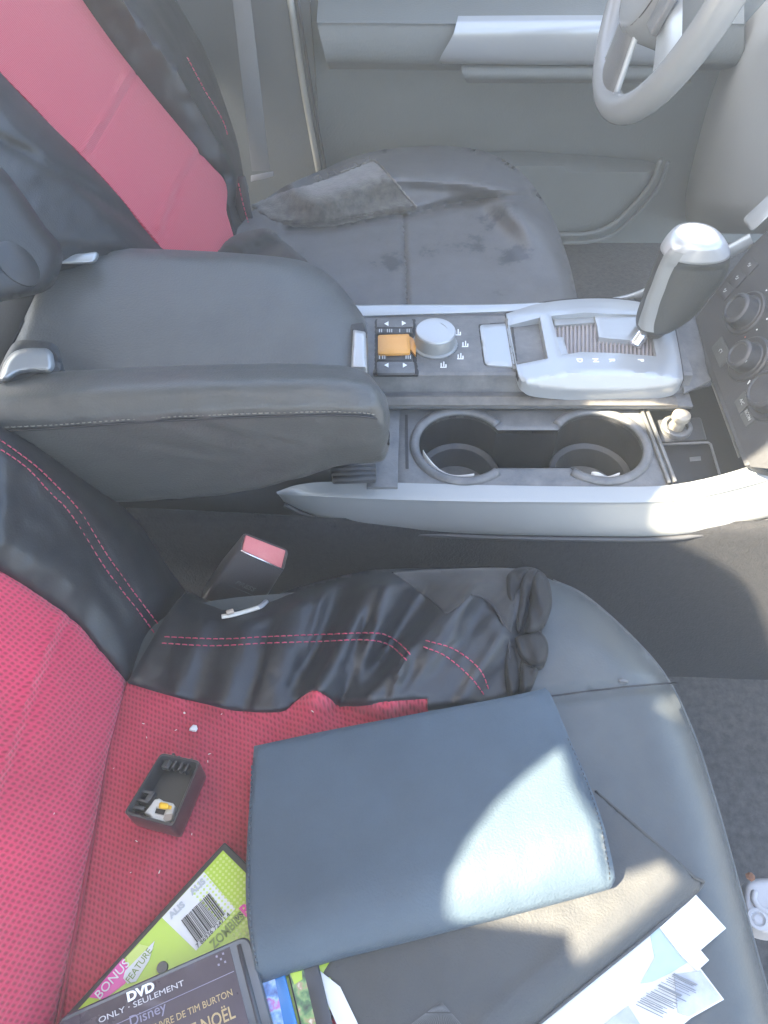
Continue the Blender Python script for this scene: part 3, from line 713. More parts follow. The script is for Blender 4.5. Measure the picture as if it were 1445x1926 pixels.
sheet('plate_gap', [((p[0] - bc_[0]) * 1.012 + bc_[0], (p[1] - bc_[1]) * 1.025 + bc_[1]) + tuple(p[2:]) for p in BZ], lambda u, v, d: Z(u, v, zb(u, v) - .003), 'plastic_deep', cc, step=8, thick=.006, holes=[H1, H2], hline='line')
sheet('storage_recess', [(950, 600), (1025, 588), (1040, 682), (965, 694)], lambda u, v, d: Z(u, v, .0600 - .010 * min(1, d / 25)), 'recess', cc, step=8, thick=.002, line='line')
def zg(u, v, d): return .0575 + .0022 * math.sin(u * 2 * math.pi / 7.5)
sheet('pleated_gate', [(1030, 584), (1215, 584), (1245, 680), (1045, 680)], lambda u, v, d: Z(u, v, zg(u, v, d)), 'bellows', cc, step=1.9, thick=.002, line='line', sharp=False)
sheet('gate_step', [(1116, 586), (1206, 588), (1200, 620), (1190, 640), (1150, 637), (1127, 634), (1124, 615)], lambda u, v, d: Z(u, v, .0655 + rl(d, 3, .001)), 'silver', cc, step=6, thick=.010, line='line')
sheet('gate_step', [(1040, 596), (1118, 592), (1122, 606), (1044, 612)], lambda u, v, d: Z(u, v, .0625 + rl(d, 3, .001)), 'silver_warm', cc, step=6, thick=.008, line='line')
sheet('gate_step', [(1046, 634), (1060, 634), (1068, 666), (1052, 668)], lambda u, v, d: Z(u, v, .0645 + rl(d, 3, .001)), 'silver', cc, step=6, thick=.008, line='line')
for s, u in (('D', 1090), ('N', 1120), ('R', 1151), ('P', 1205)):
    text('gear_letter', s, Z(u, 678, zb(u, 678)), (0, -1, 0), (1, 0, .0), .0085, 'white', bez, bold=.0003)
# gear lever
YK = .690
lev = tube('gear_lever', [Yp(1192, 652, .672), Yp(1206, 632, .68), Yp(1216, 615, YK), Yp(1228, 600, YK)], .0075, 'chrome', cc, n=12, k=14)
KS = [(436, 1300, 1328), (439, 1282, 1345), (445, 1268, 1357), (455, 1256, 1366), (468, 1246, 1371), (484, 1239, 1373), (505, 1230, 1368), (528, 1222, 1354), (550, 1213, 1335), (570, 1207, 1320), (588, 1201, 1302), (600, 1198, 1282), (610, 1197, 1262), (618, 1199, 1252), (625, 1206, 1245), (628, 1216, 1236)]
def kring(v, a, b, grow=0):
    A, B = Yp(a, v, YK), Yp(b, v, YK); c = (A + B) / 2; rx = (B - A).length / 2 + grow; ry = min(rx, .021 if v > 480 else .024) + grow
    return [c + Vector((math.cos(t) * rx, math.copysign(abs(math.sin(t)) ** .85, math.sin(t)) * ry, 0)) for t in np.linspace(0, 2 * math.pi, 41)[:-1]]
def refine(K, n): return [tuple(x) for x in crv(K, n)]
KN = refine(KS, 46)
knob = rings('gear_knob', [kring(*k) for k in KN], 'grip', lev)
cp = []
for k in [k for k in KN if k[0] < 474]: cp.append(kring(k[0] - 1.5, k[1], k[2], .0003))
def cape(ring, i):                          # the lower rim of the cap waves round the knob
    return ring
capo = rings('knob_cap', cp, 'pearl', knob)
for vtx in capo.data.vertices:
    p = vtx.co + WL[capo]
# satin strip down the knob's rear edge
st1 = []; st2 = []; st3 = []
for k in KN:
    if 452 < k[0] < 606:
        A, B = Yp(k[1], k[0], YK), Yp(k[2], k[0], YK); c = (A + B) / 2; rx = (B - A).length / 2; ry = min(rx, .021 if k[0] > 480 else .024)
        f_ = lambda t, gq: c + Vector((math.cos(t) * (rx + gq), -abs(math.sin(t)) ** .85 * (ry + gq), 0))
        wd = .0085 / max(rx, .02)
        st1.append(f_(math.pi - .25, .0004)); st2.append(f_(math.pi - .25 - wd * 1.2, .0024)); st3.append(f_(math.pi - .25 - wd * 2.6, .0004))
loft('satin_strip', [st1, st2, st3], 'silver_warm', knob, nu=30, nv=9)
# cup holder tray
L0, R0 = Z(869, 838, .02), Z(1127, 837, .02)
yc = (L0.y + R0.y) / 2; rH = .0462
y1, y0 = Z(995, 808, .02).y, Z(995, 878, .02).y
a1, a0 = math.asin((y1 - yc) / rH), math.asin((y0 - yc) / rH)
arcL = [(L0.x + rH * math.cos(t), yc + rH * math.sin(t)) for t in np.linspace(a1, 2 * math.pi + a0, 60)]
arcR = [(R0.x + rH * math.cos(t), yc + rH * math.sin(t)) for t in np.linspace(-math.pi - a0, math.pi - a1, 60)]
hole = arcL + arcR
co = [Z(752, 766, .02), Z(1212, 766, .02), Z(1262, 914, .02), (Z(748, 914, .02))]
def ztray(x, y, d): return Vector((x, y, .020 + rl(d, .004, .002)))
tray = sheet('cup_holder_tray', [(p.x, p.y) for p in co], ztray, 'plastic_dusty', cc, step=.0045, holes=[hole], thick=.004, line='line', hline='line')
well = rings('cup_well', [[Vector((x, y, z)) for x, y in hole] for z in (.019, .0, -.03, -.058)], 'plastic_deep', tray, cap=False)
for P0, aa, bb in ((L0, a1 + .12, 2 * math.pi + a0 - .12), (R0, -math.pi - a0 + .12, math.pi - a1 - .12)):
    x0 = P0.x
    cupR = tube('cup_rim', [Vector((x0 + .0505 * math.cos(t), yc + .0505 * math.sin(t), .0205)) for t in np.linspace(aa, bb, 60)], lambda t: .0052, 'plastic_dusty', tray, k=12, flat=.75)
    lathe('cup_ledge', [(.0458, -.026), (.0440, -.024), (.0385, -.027), (.0375, -.030), (.0372, -.056)], (x0, yc, 0), (0, 0, 1), 'plastic', tray, k=56, cap=False)
    lathe('cup_floor', [(.046, -.057), (.046, -.0555), (0, -.0550)], (x0, yc, 0), (0, 0, 1), 'plastic_dusty', tray, k=48)
sheet('slot_floor', [(L0.x + .03, y0 - .004), (R0.x - .03, y0 - .004), (R0.x - .03, y1 + .004), (L0.x + .03, y1 + .004)], lambda x, y, d: Vector((x, y, -.05)), 'plastic_deep', tray, step=.02, thick=.004, line='line')
sheet('side_deck', [(700, 766), (752, 766), (748, 916), (690, 916)], lambda u, v, d: Z(u, v, .0225 + rl(d, 5, .001)), 'plastic_dusty', cc, step=12, thick=.01, line='line')
hexa('shutter_slot', [Z(762, 780, .0215), Z(767, 780, .0215), Z(769, 882, .0215), Z(763, 882, .0215)], [Z(762, 780, .015), Z(767, 780, .015), Z(769, 882, .015), Z(763, 882, .015)], 'plastic_deep', cc, bv=0)
# roller shutter end (ribbed)
for k in range(4):
    v = 874 + k * 9
    tube('shutter_rib', [Z(622 + k * 1.5, v + 1, .0285), Z(665, v, .0285), Z(706, v - 1, .0285)], .0033, 'rubber', cc, k=8)
hexa('shutter_block', [Z(620, 872, .026), Z(708, 870, .026), Z(708, 908, .026), Z(626, 911, .026)], [Z(620, 872, .012), Z(708, 870, .012), Z(708, 908, .012), Z(626, 911, .012)], 'plastic', cc)
hexa('shutter_pin', [Z(602, 877, .027), Z(622, 876, .027), Z(622, 881, .027), Z(602, 881, .027)], [Z(602, 877, .024), Z(622, 876, .024), Z(622, 881, .024), Z(602, 881, .024)], 'silver', cc, bv=.0004)
# power socket and the rubber lined tray in front of the cup holders
sheet('front_tray', [(1205, 766), (1420, 700), (1430, 880), (1262, 916)], lambda u, v, d: Z(u, v, .004), 'plastic_deep', cc, step=20, thick=.01, line='line')
for a, b in (((1206, 768), (1259, 908)), ((1216, 768), (1270, 906))):
    tube('divider', [Z(*a, .022), Z((a[0] + b[0]) / 2, (a[1] + b[1]) / 2, .022), Z(*b, .022)], .0022, 'plastic_dusty', cc, k=8)
sk = Z(1271, 808, .008)
soc = lathe('power_socket', [(.0165, 0), (.0165, .006), (.015, .0075), (.0118, .0075), (.0112, .003), (0, .003)], sk, (0, 0, 1), 'plastic_dusty', cc, k=40)
lathe('socket_plug', [(.0075, .003), (.0072, .014), (.0092, .016), (.0100, .019), (.0095, .0225), (.007, .0240), (0, .0242)], sk, (.02, .03, 1), 'cream', soc, k=36)
hexa('socket_plate', [Z(1236, 790, .0085), Z(1318, 785, .0085), Z(1330, 828, .0085), Z(1242, 832, .0085)], [Z(1236, 790, .002), Z(1318, 785, .002), Z(1330, 828, .002), Z(1242, 832, .002)], 'plastic', cc)
tube('tray_rim', [Z(*p, .011) for p in ((1240, 836), (1332, 832), (1337, 836), (1356, 900), (1352, 905), (1264, 912), (1260, 908), (1240, 838))], .0014, 'plastic_dusty', cc, k=8)
hexa('tray_label', [Z(1297, 860, .0048), Z(1318, 858, .0048), Z(1319, 866, .0048), Z(1298, 868, .0048)], [Z(1297, 860, .004), Z(1318, 858, .004), Z(1319, 866, .004), Z(1298, 868, .004)], 'plastic_dusty', cc, bv=0)
hexa('deck_end', [Z(1266, 590, .055), Z(1306, 590, .055), Z(1340, 716, .04), Z(1286, 742, .04)], [Z(1266, 590, .0), Z(1306, 590, .0), Z(1340, 716, .0), Z(1286, 742, .0)], 'plastic_dusty', cc)
hexa('bright_strip', [Z(1335, 714, .035), Z(1341, 712, .035), Z(1396, 858, .018), Z(1389, 862, .018)], [Z(1335, 714, .031), Z(1341, 712, .031), Z(1396, 858, .014), Z(1389, 862, .014)], 'silver_warm', cc, bv=.0006)
hexa('dark_gap_filler', [Z(-60, 520, .147), Z(40, 500, .147), Z(96, 482, .147), Z(72, 548, .147), Z(36, 628, .147), Z(4, 694, .147), Z(-60, 720, .147)], [Z(-60, 520, -.1), Z(40, 500, -.1), Z(96, 480, -.1), Z(70, 560, -.1), Z(30, 660, -.1), Z(0, 700, -.1), Z(-60, 720, -.1)], 'plastic_deep', cc, .004)  # dark filler block added for the dark gap beside the lid
# storage bin with its lid
LID = [(84, 497), (98, 480), (200, 470), (215, 466), (400, 473), (540, 485), (592, 500), (632, 528), (662, 565), (684, 596), (691, 625), (692, 700), (680, 760, 1), (0, 790, 1), (-40, 780), (2, 690), (30, 622), (60, 548)]
def zl(u, v, d):
    e = line_d(u, v, [(600, 490), (640, 530), (668, 568), (688, 600), (692, 700)])
    return .150 + rl(d, 26, .020) + .004 * math.exp(-((v - 560) / 120) ** 2) - .022 * max(0, 1 - e / 110) ** 2
lid = sheet('bin_lid', LID, lambda u, v, d: Z(u, v, zl(u, v, d)), 'plastic_soft', cc, step=9, thick=.03)
hexa('storage_bin', [Vector((x, y, z)) for z in (.125,) for x, y in ((-.36, .53), (-.03, .53), (-.03, .62), (-.075, .70), (-.36, .70))], [Vector((x, y, -.2)) for x, y in ((-.38, .51), (-.03, .51), (-.03, .62), (-.06, .72), (-.38, .72))], 'plastic', cc, .006)
sheet('latch', rounded([(664, 620), (688, 624), (691, 694), (660, 694)], 4), lambda u, v, d: Z(u, v, .148 + rl(d, 5, .004)), 'pearl', lid, step=4, thick=.008, line='line')
sheet('latch_gap', rounded([(660, 610), (683, 606), (691, 630), (664, 632)], 4), lambda u, v, d: Z(u, v, .1425), 'plastic_deep', lid, step=5, thick=.004, line='line')
def hinge(px, z, rim=None):
    lo = [p for p in px]
    return sheet('hinge_cover', rounded(px, 10), lambda u, v, d: Z(u, v, z + rl(d, 12, .012)), 'silver', lid, step=4, thick=.02, line='line')
hexa('hinge_cover', [Z(92, 482, .170), Z(186, 473, .170), Z(178, 493, .170), Z(90, 497, .170)], [Z(86, 486, .14), Z(190, 476, .14), Z(182, 498, .14), Z(84, 502, .14)], 'silver', lid, .004)
hinge([(-4, 716), (8, 680), (26, 660), (52, 654), (90, 655), (100, 664), (104, 690), (96, 702), (60, 700), (34, 704), (14, 718)], .172)
sheet('hinge_recess', [(-20, 735), (0, 690), (26, 645), (60, 640), (100, 646), (112, 664), (118, 712), (60, 730)], lambda u, v, d: Z(u, v, .160 + rl(d, 8, .006)), 'plastic', lid, step=7, thick=.01)

# ================================================================== DASHBOARD
da = thing('dashboard', 'charcoal dashboard stack with round climate dials beside the gear knob', 'dashboard', (.45, .62, -.3))
sheet('stack_panel', [(1306, 603), (1336, 562), (1412, 464), (1460, 418), (1600, 300), (1640, 900), (1412, 878), (1380, 802), (1340, 692)], lambda u, v, d: ST(u, v, 0) + Vector((0, 0, 0)), 'plastic', da, step=14, thick=.06, dirn=(1, 0, -.1), line='line')
hexa('stack_lip', [ST(1296, 606, -.0), ST(1310, 598, -.003), ST(1416, 872, -.003), ST(1400, 876, 0)], [ST(1296, 606) + Vector((.03, 0, -.02)), ST(1310, 598) + Vector((.03, 0, -.02)), ST(1416, 872) + Vector((.03, 0, -.02)), ST(1400, 876) + Vector((.03, 0, -.02))], 'plastic', da, .001)
hexa('corner_trim', [ST(1397, 414, .012), ST(1405, 404, .012), ST(1470, 344, .012), ST(1470, 386, .012), ST(1414, 437, .012)], [ST(1397, 414, -.01), ST(1405, 404, -.01), ST(1470, 344, -.01), ST(1470, 386, -.01), ST(1414, 437, -.01)], 'silver', da, .003)
SN = Vector((-1, 0, .56)).normalized(); SU = Vector((.56, 0, 1)).normalized()
def pl_st(name, px, off, m, parent, r=4, th=.003): 
    return sheet(name, rounded(px, r), lambda u, v, d: ST(u, v, off + rl(d, 2.5, .0008)), m, parent, step=6, thick=th, dirn=tuple(-SN), line='line')
def mk(name, u, v, off, qs, m, parent, sc=1.0):
    c = ST(u, v, off); y = Vector((0, 1, 0))
    bars(name, [[c + (y * a - 0 * SU) * .001 * sc + SU * b * .001 * sc for a, b in q] for q in qs], m, parent)
seaticon = [[(-2, 2), (-1, 2), (0, -1), (-1, -1)], [(-1, -1), (2, -1.5), (2, -2.3), (-1, -2)], [(1, 0), (1.6, 0), (2.2, 2.4), (1.6, 2.4)], [(2.6, -.5), (3.2, -.5), (3.4, 1.5), (2.8, 1.5)]]
pl_st('button_frame', [(1335, 575), (1415, 478), (1432, 505), (1350, 598)], -.0012, 'plastic_deep', da, 4)
for u, v in ((1365, 546), (1388, 522), (1411, 498)):
    b_ = pl_st('seat_heat_button', [(u - 17, v + 6), (u + 2, v - 16), (u + 16, v - 2), (u - 4, v + 20)], .0022, 'plastic', da, 3)
    mk('heat_icon', u - 1, v + 1, .0026, seaticon, 'greyprint', b_, .9)
def climate(u, v, rd, rk, cap, label, sc=1.0):
    base = lathe('climate_dial', [(rd, 0), (rd, .002), (rd - .002, .0035), (rk + .003, .0025), (rk + .001, .004)], ST(u, v, -.001), SN, 'plastic', da, k=56, cap=False)
    kn = lathe('dial_knob', [(rk + .001, .002), (rk, .016), (rk - .002, .018), (rk - .004, .0185), (rk - .005, .0165), (0, .0165)], ST(u, v, 0), SN, 'plastic', base, k=60, knurl=.02)
    return base, kn
b1, k1 = climate(1404, 590, .0250, .0170, None, None)
b2, k2 = climate(1410, 676, .0250, .0155, None, None)
b3, k3 = climate(1456, 742, .0290, .0200, None, None)
mk('dial_icon', 1394, 584, .0172, [[(-2, -2), (-1.2, -2), (-1.2, 2), (-2, 2)], [(-.8, 1.2), (1.6, 1.2), (1.6, 2), (-.8, 2)], [(-.8, -2), (2.6, -2), (2.6, -1.2), (-.8, -1.2)], [(0, -.6), (1.2, -.6), (1.2, .2), (0, .2)]], 'greyprint', k1, 1.2)
text('dial_lettering', 'AUTO', ST(1399, 671, .0172), (0, -1, 0), SU, .0062, 'greyprint', k2, bold=.0001)
for dots, u, v in (((0,), 1442, 546), ((0,), 1443, 600), ((0,), 1424, 620)):
    mk('dial_mark', u, v, .002, [[(-1, -1), (1, -1), (1, 1), (-1, 1)]], 'white', b1, .8)
mk('warm_mark', 1402, 634, .0012, [[(-1, -1), (1, -1), (1, 1), (-1, 1)]], 'red_plastic', b1, .7)
mk('fan_icon', 1409, 719, .0015, [[(-1.5, -2), (0, -2), (.6, 0), (-.6, 0)], [(0, 0), (1.2, 0), (1.6, 2), (.2, 2)], [(-2, .4), (-.6, .6), (-.6, 1.4), (-2, 1.2)]], 'white', b2, 1.0)
bt = pl_st('square_button', [(1338, 654), (1358, 631), (1376, 671), (1354, 692)], .0022, 'plastic_soft', da, 3)
mk('button_icon', 1355, 660, .0026, [[(-3, -1), (-2.4, -1), (-2.4, 2), (-3, 2)], [(-3, 2), (1, 2.4), (1, 1.8), (-3, 1.4)], [(1, 2.4), (2.5, .5), (2, .2), (.6, 1.8)], [(2.5, .4), (1, -1.8), (.5, -1.4), (2, .7)]], 'greyprint', bt)
for (px, s, uu, vv) in (([(1381, 756), (1400, 735), (1412, 757), (1391, 778)], 'A/C', 1396, 756), ([(1391, 780), (1412, 759), (1424, 784), (1403, 803)], 'ECON', 1407, 781)):
    q_ = pl_st('square_button', px, .0022, 'plastic_soft', da, 2)
    text('button_lettering', s, ST(uu, vv, .0024), (0, -1, 0), SU, .0050, 'greyprint', q_)
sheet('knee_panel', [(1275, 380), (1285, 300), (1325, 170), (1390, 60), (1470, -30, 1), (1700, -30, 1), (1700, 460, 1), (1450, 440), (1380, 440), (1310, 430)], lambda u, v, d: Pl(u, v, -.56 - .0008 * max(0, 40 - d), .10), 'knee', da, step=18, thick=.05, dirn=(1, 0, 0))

# ================================================================== STEERING WHEEL
WC = Vector((.333, .995, .360)); ti, ya, RW = .3077, -.0716, .183
WU = Vector((math.sin(ti) * math.cos(ya), math.sin(ti) * math.sin(ya), math.cos(ti))); WS = Vector((-math.sin(ya), math.cos(ya), 0)); WN = WS.cross(WU)
if WN.x > 0: WN = -WN
sw = thing('steering_wheel', 'grey leather steering wheel with silver spokes at upper right', 'steering wheel', tuple(WC))
wp = lambda a, r_, h=0: WC + (WS * math.sin(a) - WU * math.cos(a)) * r_ + WN * h
tube('rim', [wp(a, RW) for a in np.linspace(0, 2 * math.pi, 97)[:-1]], .0165, 'wheel', sw, k=18, close=True, upv=tuple(WN))
hubp = [(-.085, .05), (-.078, -.05), (-.05, -.100), (0, -.118), (.05, -.100), (.078, -.05), (.085, .05), (0, .075)]
sheet('airbag_hub', [(x, y) for x, y in hubp], lambda x, y, d: WC + WS * x + WU * y + WN * (.030 + rl(d, .02, .015)), 'wheel', sw, step=.008, thick=.04, dirn=tuple(-WN))
for s in (-1, 1):
    loft('spoke', [[wp(s * 1.35, .06, .02), wp(s * 1.25, .11, .014), wp(s * 1.2, RW, .006)], [wp(s * 1.15, .07, .024), wp(s * 1.1, .11, .02), wp(s * 1.05, RW, .010)], [wp(s * .75, .075, .02), wp(s * .85, .11, .014), wp(s * .9, RW, .006)]], 'silver', sw, nu=16, nv=9)
loft('lower_spoke', [[wp(-.42, .09, .016), wp(-.34, .13, .010), wp(-.30, RW, .002)], [wp(-.30, .09, .026), wp(-.24, .13, .018), wp(-.2, RW, .008)], [wp(0, .09, .028), wp(0, .13, .020), wp(0, RW, .010)], [wp(.30, .09, .026), wp(.24, .13, .018), wp(.2, RW, .008)], [wp(.42, .09, .016), wp(.34, .13, .010), wp(.30, RW, .002)]], 'plastic_dusty', sw, nu=16, nv=17)
for s_ in (-1, 1): tube('spoke_edge', [wp(s_ * .42, .09, .018), wp(s_ * .33, .13, .012), wp(s_ * .29, RW - .012, .006)], .0035, 'silver', sw, k=8, n=12)
tube('hub_seam', [WC + WS * x + WU * y + WN * .0265 for x, y in ((-.078, .02), (-.071, -.048), (-.045, -.092), (0, -.108), (.045, -.092), (.071, -.048), (.078, .02))], .0010, 'plastic_deep', sw, k=6, n=40)
box('spoke_buttons', wp(-1.05, .115, .022), (WS, WU, WN), (.03, .04, .008), 'plastic_dusty', sw, .002)

# ================================================================== PASSENGER SEAT
ps = thing('passenger_seat', 'near passenger seat, black leather, with the long padded armrest', 'car seat', (0, .2, -.3))
PS_OUT = [(330, 1150), (600, 1110), (900, 1086), (1000, 1080), (1040, 1092), (1100, 1121), (1180, 1190), (1250, 1270), (1300, 1370), (1340, 1490), (1385, 1650), (1422, 1790), (1446, 1880), (1475, 2040), (1490, 2250), (1450, 2340), (800, 2350), (200, 2350), (60, 2200), (90, 1940), (150, 1600), (235, 1285)]
PSIL = [(960, 1070), (1040, 1092), (1100, 1121), (1180, 1190), (1250, 1270), (1300, 1370), (1340, 1490), (1385, 1650), (1422, 1790), (1446, 1880), (1475, 2040)]
SEAM = [(960, 1316), (1015, 1312), (1110, 1300), (1200, 1290), (1275, 1284)]
def zps(u, v, d):
    e = line_d(u, v, PSIL)
    z = rl(e, 80, .034) + groove(u, v, SEAM, 13, .0060) + .0016 * fbm(u / 120, v / 120)
    if v < 1310: z += .006 * math.exp(-((v - 1225) / 55) ** 2) * min(1, e / 60)
    return z
fps = lambda u, v, d: Z(u, v, zps(u, v, d))
sheet('cushion', PS_OUT, fps, 'leather', ps, step=9, thick=.11)
tube('piping', [fps(*p, 0) for p in PSIL[1:]], .0016, 'leather', ps, n=80)
tube('seam', [fps(u, v, 0) + Vector((0, 0, .0002)) for u, v in crv(SEAM, 40)], .0008, 'thread_dark', ps, n=40)
box('seat_base', (.0, .19, -.20), AX, (.42, .40, .18), 'plastic', ps, .02)
box('backrest', Pl(-60, 1300, .22, .466) + Vector((-.10, -.07, .03)), (Vector((-.42, 0, .907)), Vector((0, 1, 0)), Vector((.907, 0, .42))), (.70, .42, .08), 'leather', ps, .03)
# armrest
A_ = [[Yp(*p) for p in q] for q in (
    [(-60, 950, .47), (230, 941, .468), (430, 926, .466), (560, 898, .462), (640, 874, .462), (712, 868, .466), (728, 850, .472), (731, 838, .48)],
    [(-60, 930, .452), (230, 922, .450), (430, 906, .449), (560, 882, .448), (640, 862, .448), (708, 856, .450), (728, 838, .456), (732, 826, .47)],
    [(-60, 870, .441), (230, 862, .440), (430, 850, .440), (560, 838, .440), (640, 830, .440), (702, 826, .441), (728, 816, .446), (733, 808, .462)],
    [(-60, 815, .439), (100, 809, .438), (250, 797, .437), (400, 789, .437), (600, 783, .437), (688, 786, .438), (720, 792, .442), (733, 795, .458)],
    [(-60, 790, .443), (100, 779, .442), (250, 768, .441), (400, 760, .441), (600, 754, .441), (680, 756, .442), (716, 762, .446), (733, 775, .462)],
    [(-60, 750, .462), (100, 739, .460), (250, 727, .459), (400, 720, .458), (600, 716, .458), (672, 720, .459), (708, 729, .463), (729, 756, .474)],
    [(-60, 731, .50), (100, 712, .497), (250, 702, .496), (400, 696, .496), (550, 693, .496), (652, 697, .497), (694, 708, .498), (724, 742, .50)],
    [(-60, 735, .53), (100, 716, .527), (250, 706, .526), (400, 700, .526), (550, 697, .526), (652, 702, .527), (694, 714, .528), (722, 750, .52)],
    [(-60, 880, .53), (230, 870, .527), (430, 850, .526), (560, 840, .526), (640, 830, .526), (690, 826, .527), (715, 820, .52), (722, 815, .51)])]
# the upright columns must run along the rest: blend the roof line and the side into one skin
def arm_disp(p, a, b):
    n_ = .0016 * fbm(p.x * 40, p.z * 60, 3) 
    return p + Vector((0, -n_, n_ * .4))
arm = loft('armrest', A_, 'leather_worn', ps, nu=90, closed=True, disp=arm_disp)
seam_px = [(-40, 812), (100, 806), (250, 795), (400, 787), (600, 781), (690, 784), (718, 794), (730, 812), (731, 836)]
fa = lambda u, v, d: Yp(u, v, .4365 + (.018 * max(0, (u - 690) / 42) ** 2))
tube('seam', [fa(u, v, 0) for u, v in seam_px], .0011, 'thread_dark', arm, n=60)
stitches('stitching', [(u, v - 5) for u, v in seam_px[:-1]], lambda u, v, d: fa(u, v, d) + Vector((0, .0012, 0)), 'thread_pale', arm, dash=5, gap=3, r_=.0005, nrm=(0, -1, .4))

# ================================================================== SLIP COVER ON THE PASSENGER SEAT
pc = thing('seat_cover', 'wrinkled slip cover with red dotted mesh centre on the near passenger seat', 'seat cover', tuple(Z(240, 1280, 0)))
PB = lambda h: (lambda u, v, d: Pl(u, v, .22 - h(u, v, d), .466))
BSIL = [(-40, 780), (0, 796), (60, 822), (130, 870), (200, 925), (262, 985), (312, 1060), (350, 1112)]
SD1 = [(-30, 815), (0, 828), (65, 875), (110, 918), (150, 962), (200, 1042), (250, 1112), (300, 1178), (315, 1202)]
SD2 = [(-30, 830), (0, 845), (50, 880), (95, 928), (132, 966), (200, 1072), (268, 1160), (300, 1206)]
def h_b(u, v, d):
    e = line_d(u, v, BSIL)
    return .014 * min(1, d / 50) ** .6 + rl(e, 46, .022) + groove(u, v, SD1, 4, .0016) + groove(u, v, SD2, 4, .0016) + .003 * fbm(u / 80, v / 110, 2)
BB = [(-40, 780, 1), (0, 796), (60, 822), (130, 870), (200, 925), (262, 985), (312, 1060), (350, 1112, 1), (318, 1150), (282, 1210), (240, 1282, 1), (192, 1223), (140, 1168), (60, 1108), (0, 1072), (-40, 1050, 1)]
sheet('backrest_side_panel', BB, PB(h_b), 'cover', pc, step=9, thick=.06, dirn=(-1, .1, -.3))
RIDGE = [(118, 1150), (88, 1215), (55, 1300), (20, 1400), (-20, 1510)]
def h_rb(u, v, d):
    return .004 + rl(d, 14, .005) + groove(u, v, RIDGE, 8, -.0035) + groove(u, v, [(x + 18, y + 6) for x, y in RIDGE], 7, .002) + .0035 * fbm(u / 120, v / 160, 5)
RB = [(-60, 1040, 1), (0, 1072), (60, 1108), (140, 1168), (192, 1223), (241, 1282, 1), (222, 1345), (202, 1420), (184, 1520), (166, 1620), (140, 1760), (108, 1926), (96, 2000, 1), (-60, 2000, 1)]
PX_, PY_ = Vector((-.42, 0, .907)), Vector((0, 1, 0))
sheet('backrest_mesh_panel', RB, PB(h_rb), 'red_back', pc, step=10, thick=.03, dirn=(-1, 0, -.3), uv=hexuv(PY_, PX_, .5))
JN = [(350, 1112), (318, 1150), (282, 1210), (240, 1282), (222, 1345), (202, 1420), (184, 1520), (166, 1620), (140, 1760), (108, 1926), (96, 2000)]
# the cushion part: red mesh and a wrinkled black side
def fold(u, v, a, b, w1, w2, amp):
    (ax, ay), (bx, by) = a, b; dx, dy = bx - ax, by - ay; L = math.hypot(dx, dy)
    s = ((u - ax) * dy - (v - ay) * dx) / L; t = ((u - ax) * dx + (v - ay) * dy) / (L * L)
    e = 1 if 0 <= t <= 1 else math.exp(-((min(abs(t), abs(t - 1)) * L) / 30) ** 2)
    wd = w1 if s < 0 else w2
    return amp * e * math.exp(-(s / wd) ** 2)
FO = [((720, 1076), (598, 1300), 24, 40, 0.0188), ((760, 1095), (668, 1310), 26, 18, 0.0087), ((905, 1080), (700, 1310), 20, 44, 0.0232), ((800, 1120), (700, 1255), 20, 18, -0.0087), ((985, 1120), (800, 1312), 26, 50, 0.0145),
      ((560, 1120), (520, 1330), 34, 40, 0.0087), ((465, 1165), (420, 1320), 30, 34, 0.0087), ((640, 1100), (560, 1290), 24, 24, -0.0087), ((380, 1180), (330, 1300), 24, 24, 0.0043), ((690, 1180), (640, 1322), 16, 14, -0.0101),
      ((850, 1200), (760, 1310), 14, 20, 0.0087), ((590, 1290), (560, 1400), 30, 40, 0.0080), ((770, 1320), (640, 1400), 24, 24, 0.0030), ((470, 1390), (400, 1600), 30, 40, 0.0040), ((540, 1360), (470, 1500), 22, 26, -0.0040),
      ((735, 1090), (690, 1200), 11, 20, .007), ((690, 1200), (640, 1300), 11, 20, .006), ((880, 1125), (800, 1235), 12, 20, .006), ((610, 1110), (585, 1200), 10, 20, .005), ((940, 1200), (870, 1312), 13, 22, .007), ((520, 1200), (480, 1325), 9, 22, .004), ((760, 1240), (735, 1318), 8, 12, .006)]
PTOP = [(352, 1112), (420, 1138), (470, 1138), (560, 1104), (640, 1084), (715, 1071), (860, 1069), (920, 1067), (985, 1068), (1034, 1084)]
CS1 = [(310, 1198), (415, 1202), (500, 1198), (600, 1194), (700, 1191), (733, 1198), (759, 1217), (777, 1238)]
CS2 = [(305, 1210), (400, 1215), (500, 1210), (600, 1207), (686, 1204), (733, 1214), (767, 1244)]
CS3 = [(801, 1205), (855, 1222), (902, 1259), (922, 1304)]
CS4 = [(797, 1217), (839, 1235), (886, 1275), (914, 1312)]
def zco(u, v, d=99):
    e = line_d(u, v, PTOP)
    return .010 + .006 * math.exp(-((v - 1240) / 90) ** 2) + rl(e, 42, .030) + min(1, e / 30) * sum(fold(u, v, *f) for f in FO) + .0014 * fbm(u / 45, v / 45, 8)
def zside(u, v, d): return zco(u, v) + rl(d, 5, .0015)
SIDE = [(352, 1112, 1), (420, 1138), (470, 1138), (560, 1104), (640, 1084), (715, 1071), (860, 1069), (920, 1067), (985, 1070, 1), (1000, 1180), (975, 1300, 1), (920, 1318), (805, 1330, 1), (804, 1312, 1), (720, 1318), (640, 1327, 1), (612, 1305), (588, 1297), (555, 1318), (530, 1335), (470, 1336), (420, 1330), (350, 1314), (300, 1302), (240, 1283, 1), (282, 1210), (318, 1150)]
sheet('side_panel', SIDE, lambda u, v, d: Z(u, v, zside(u, v, d)), 'cover', pc, step=6, thick=.006)
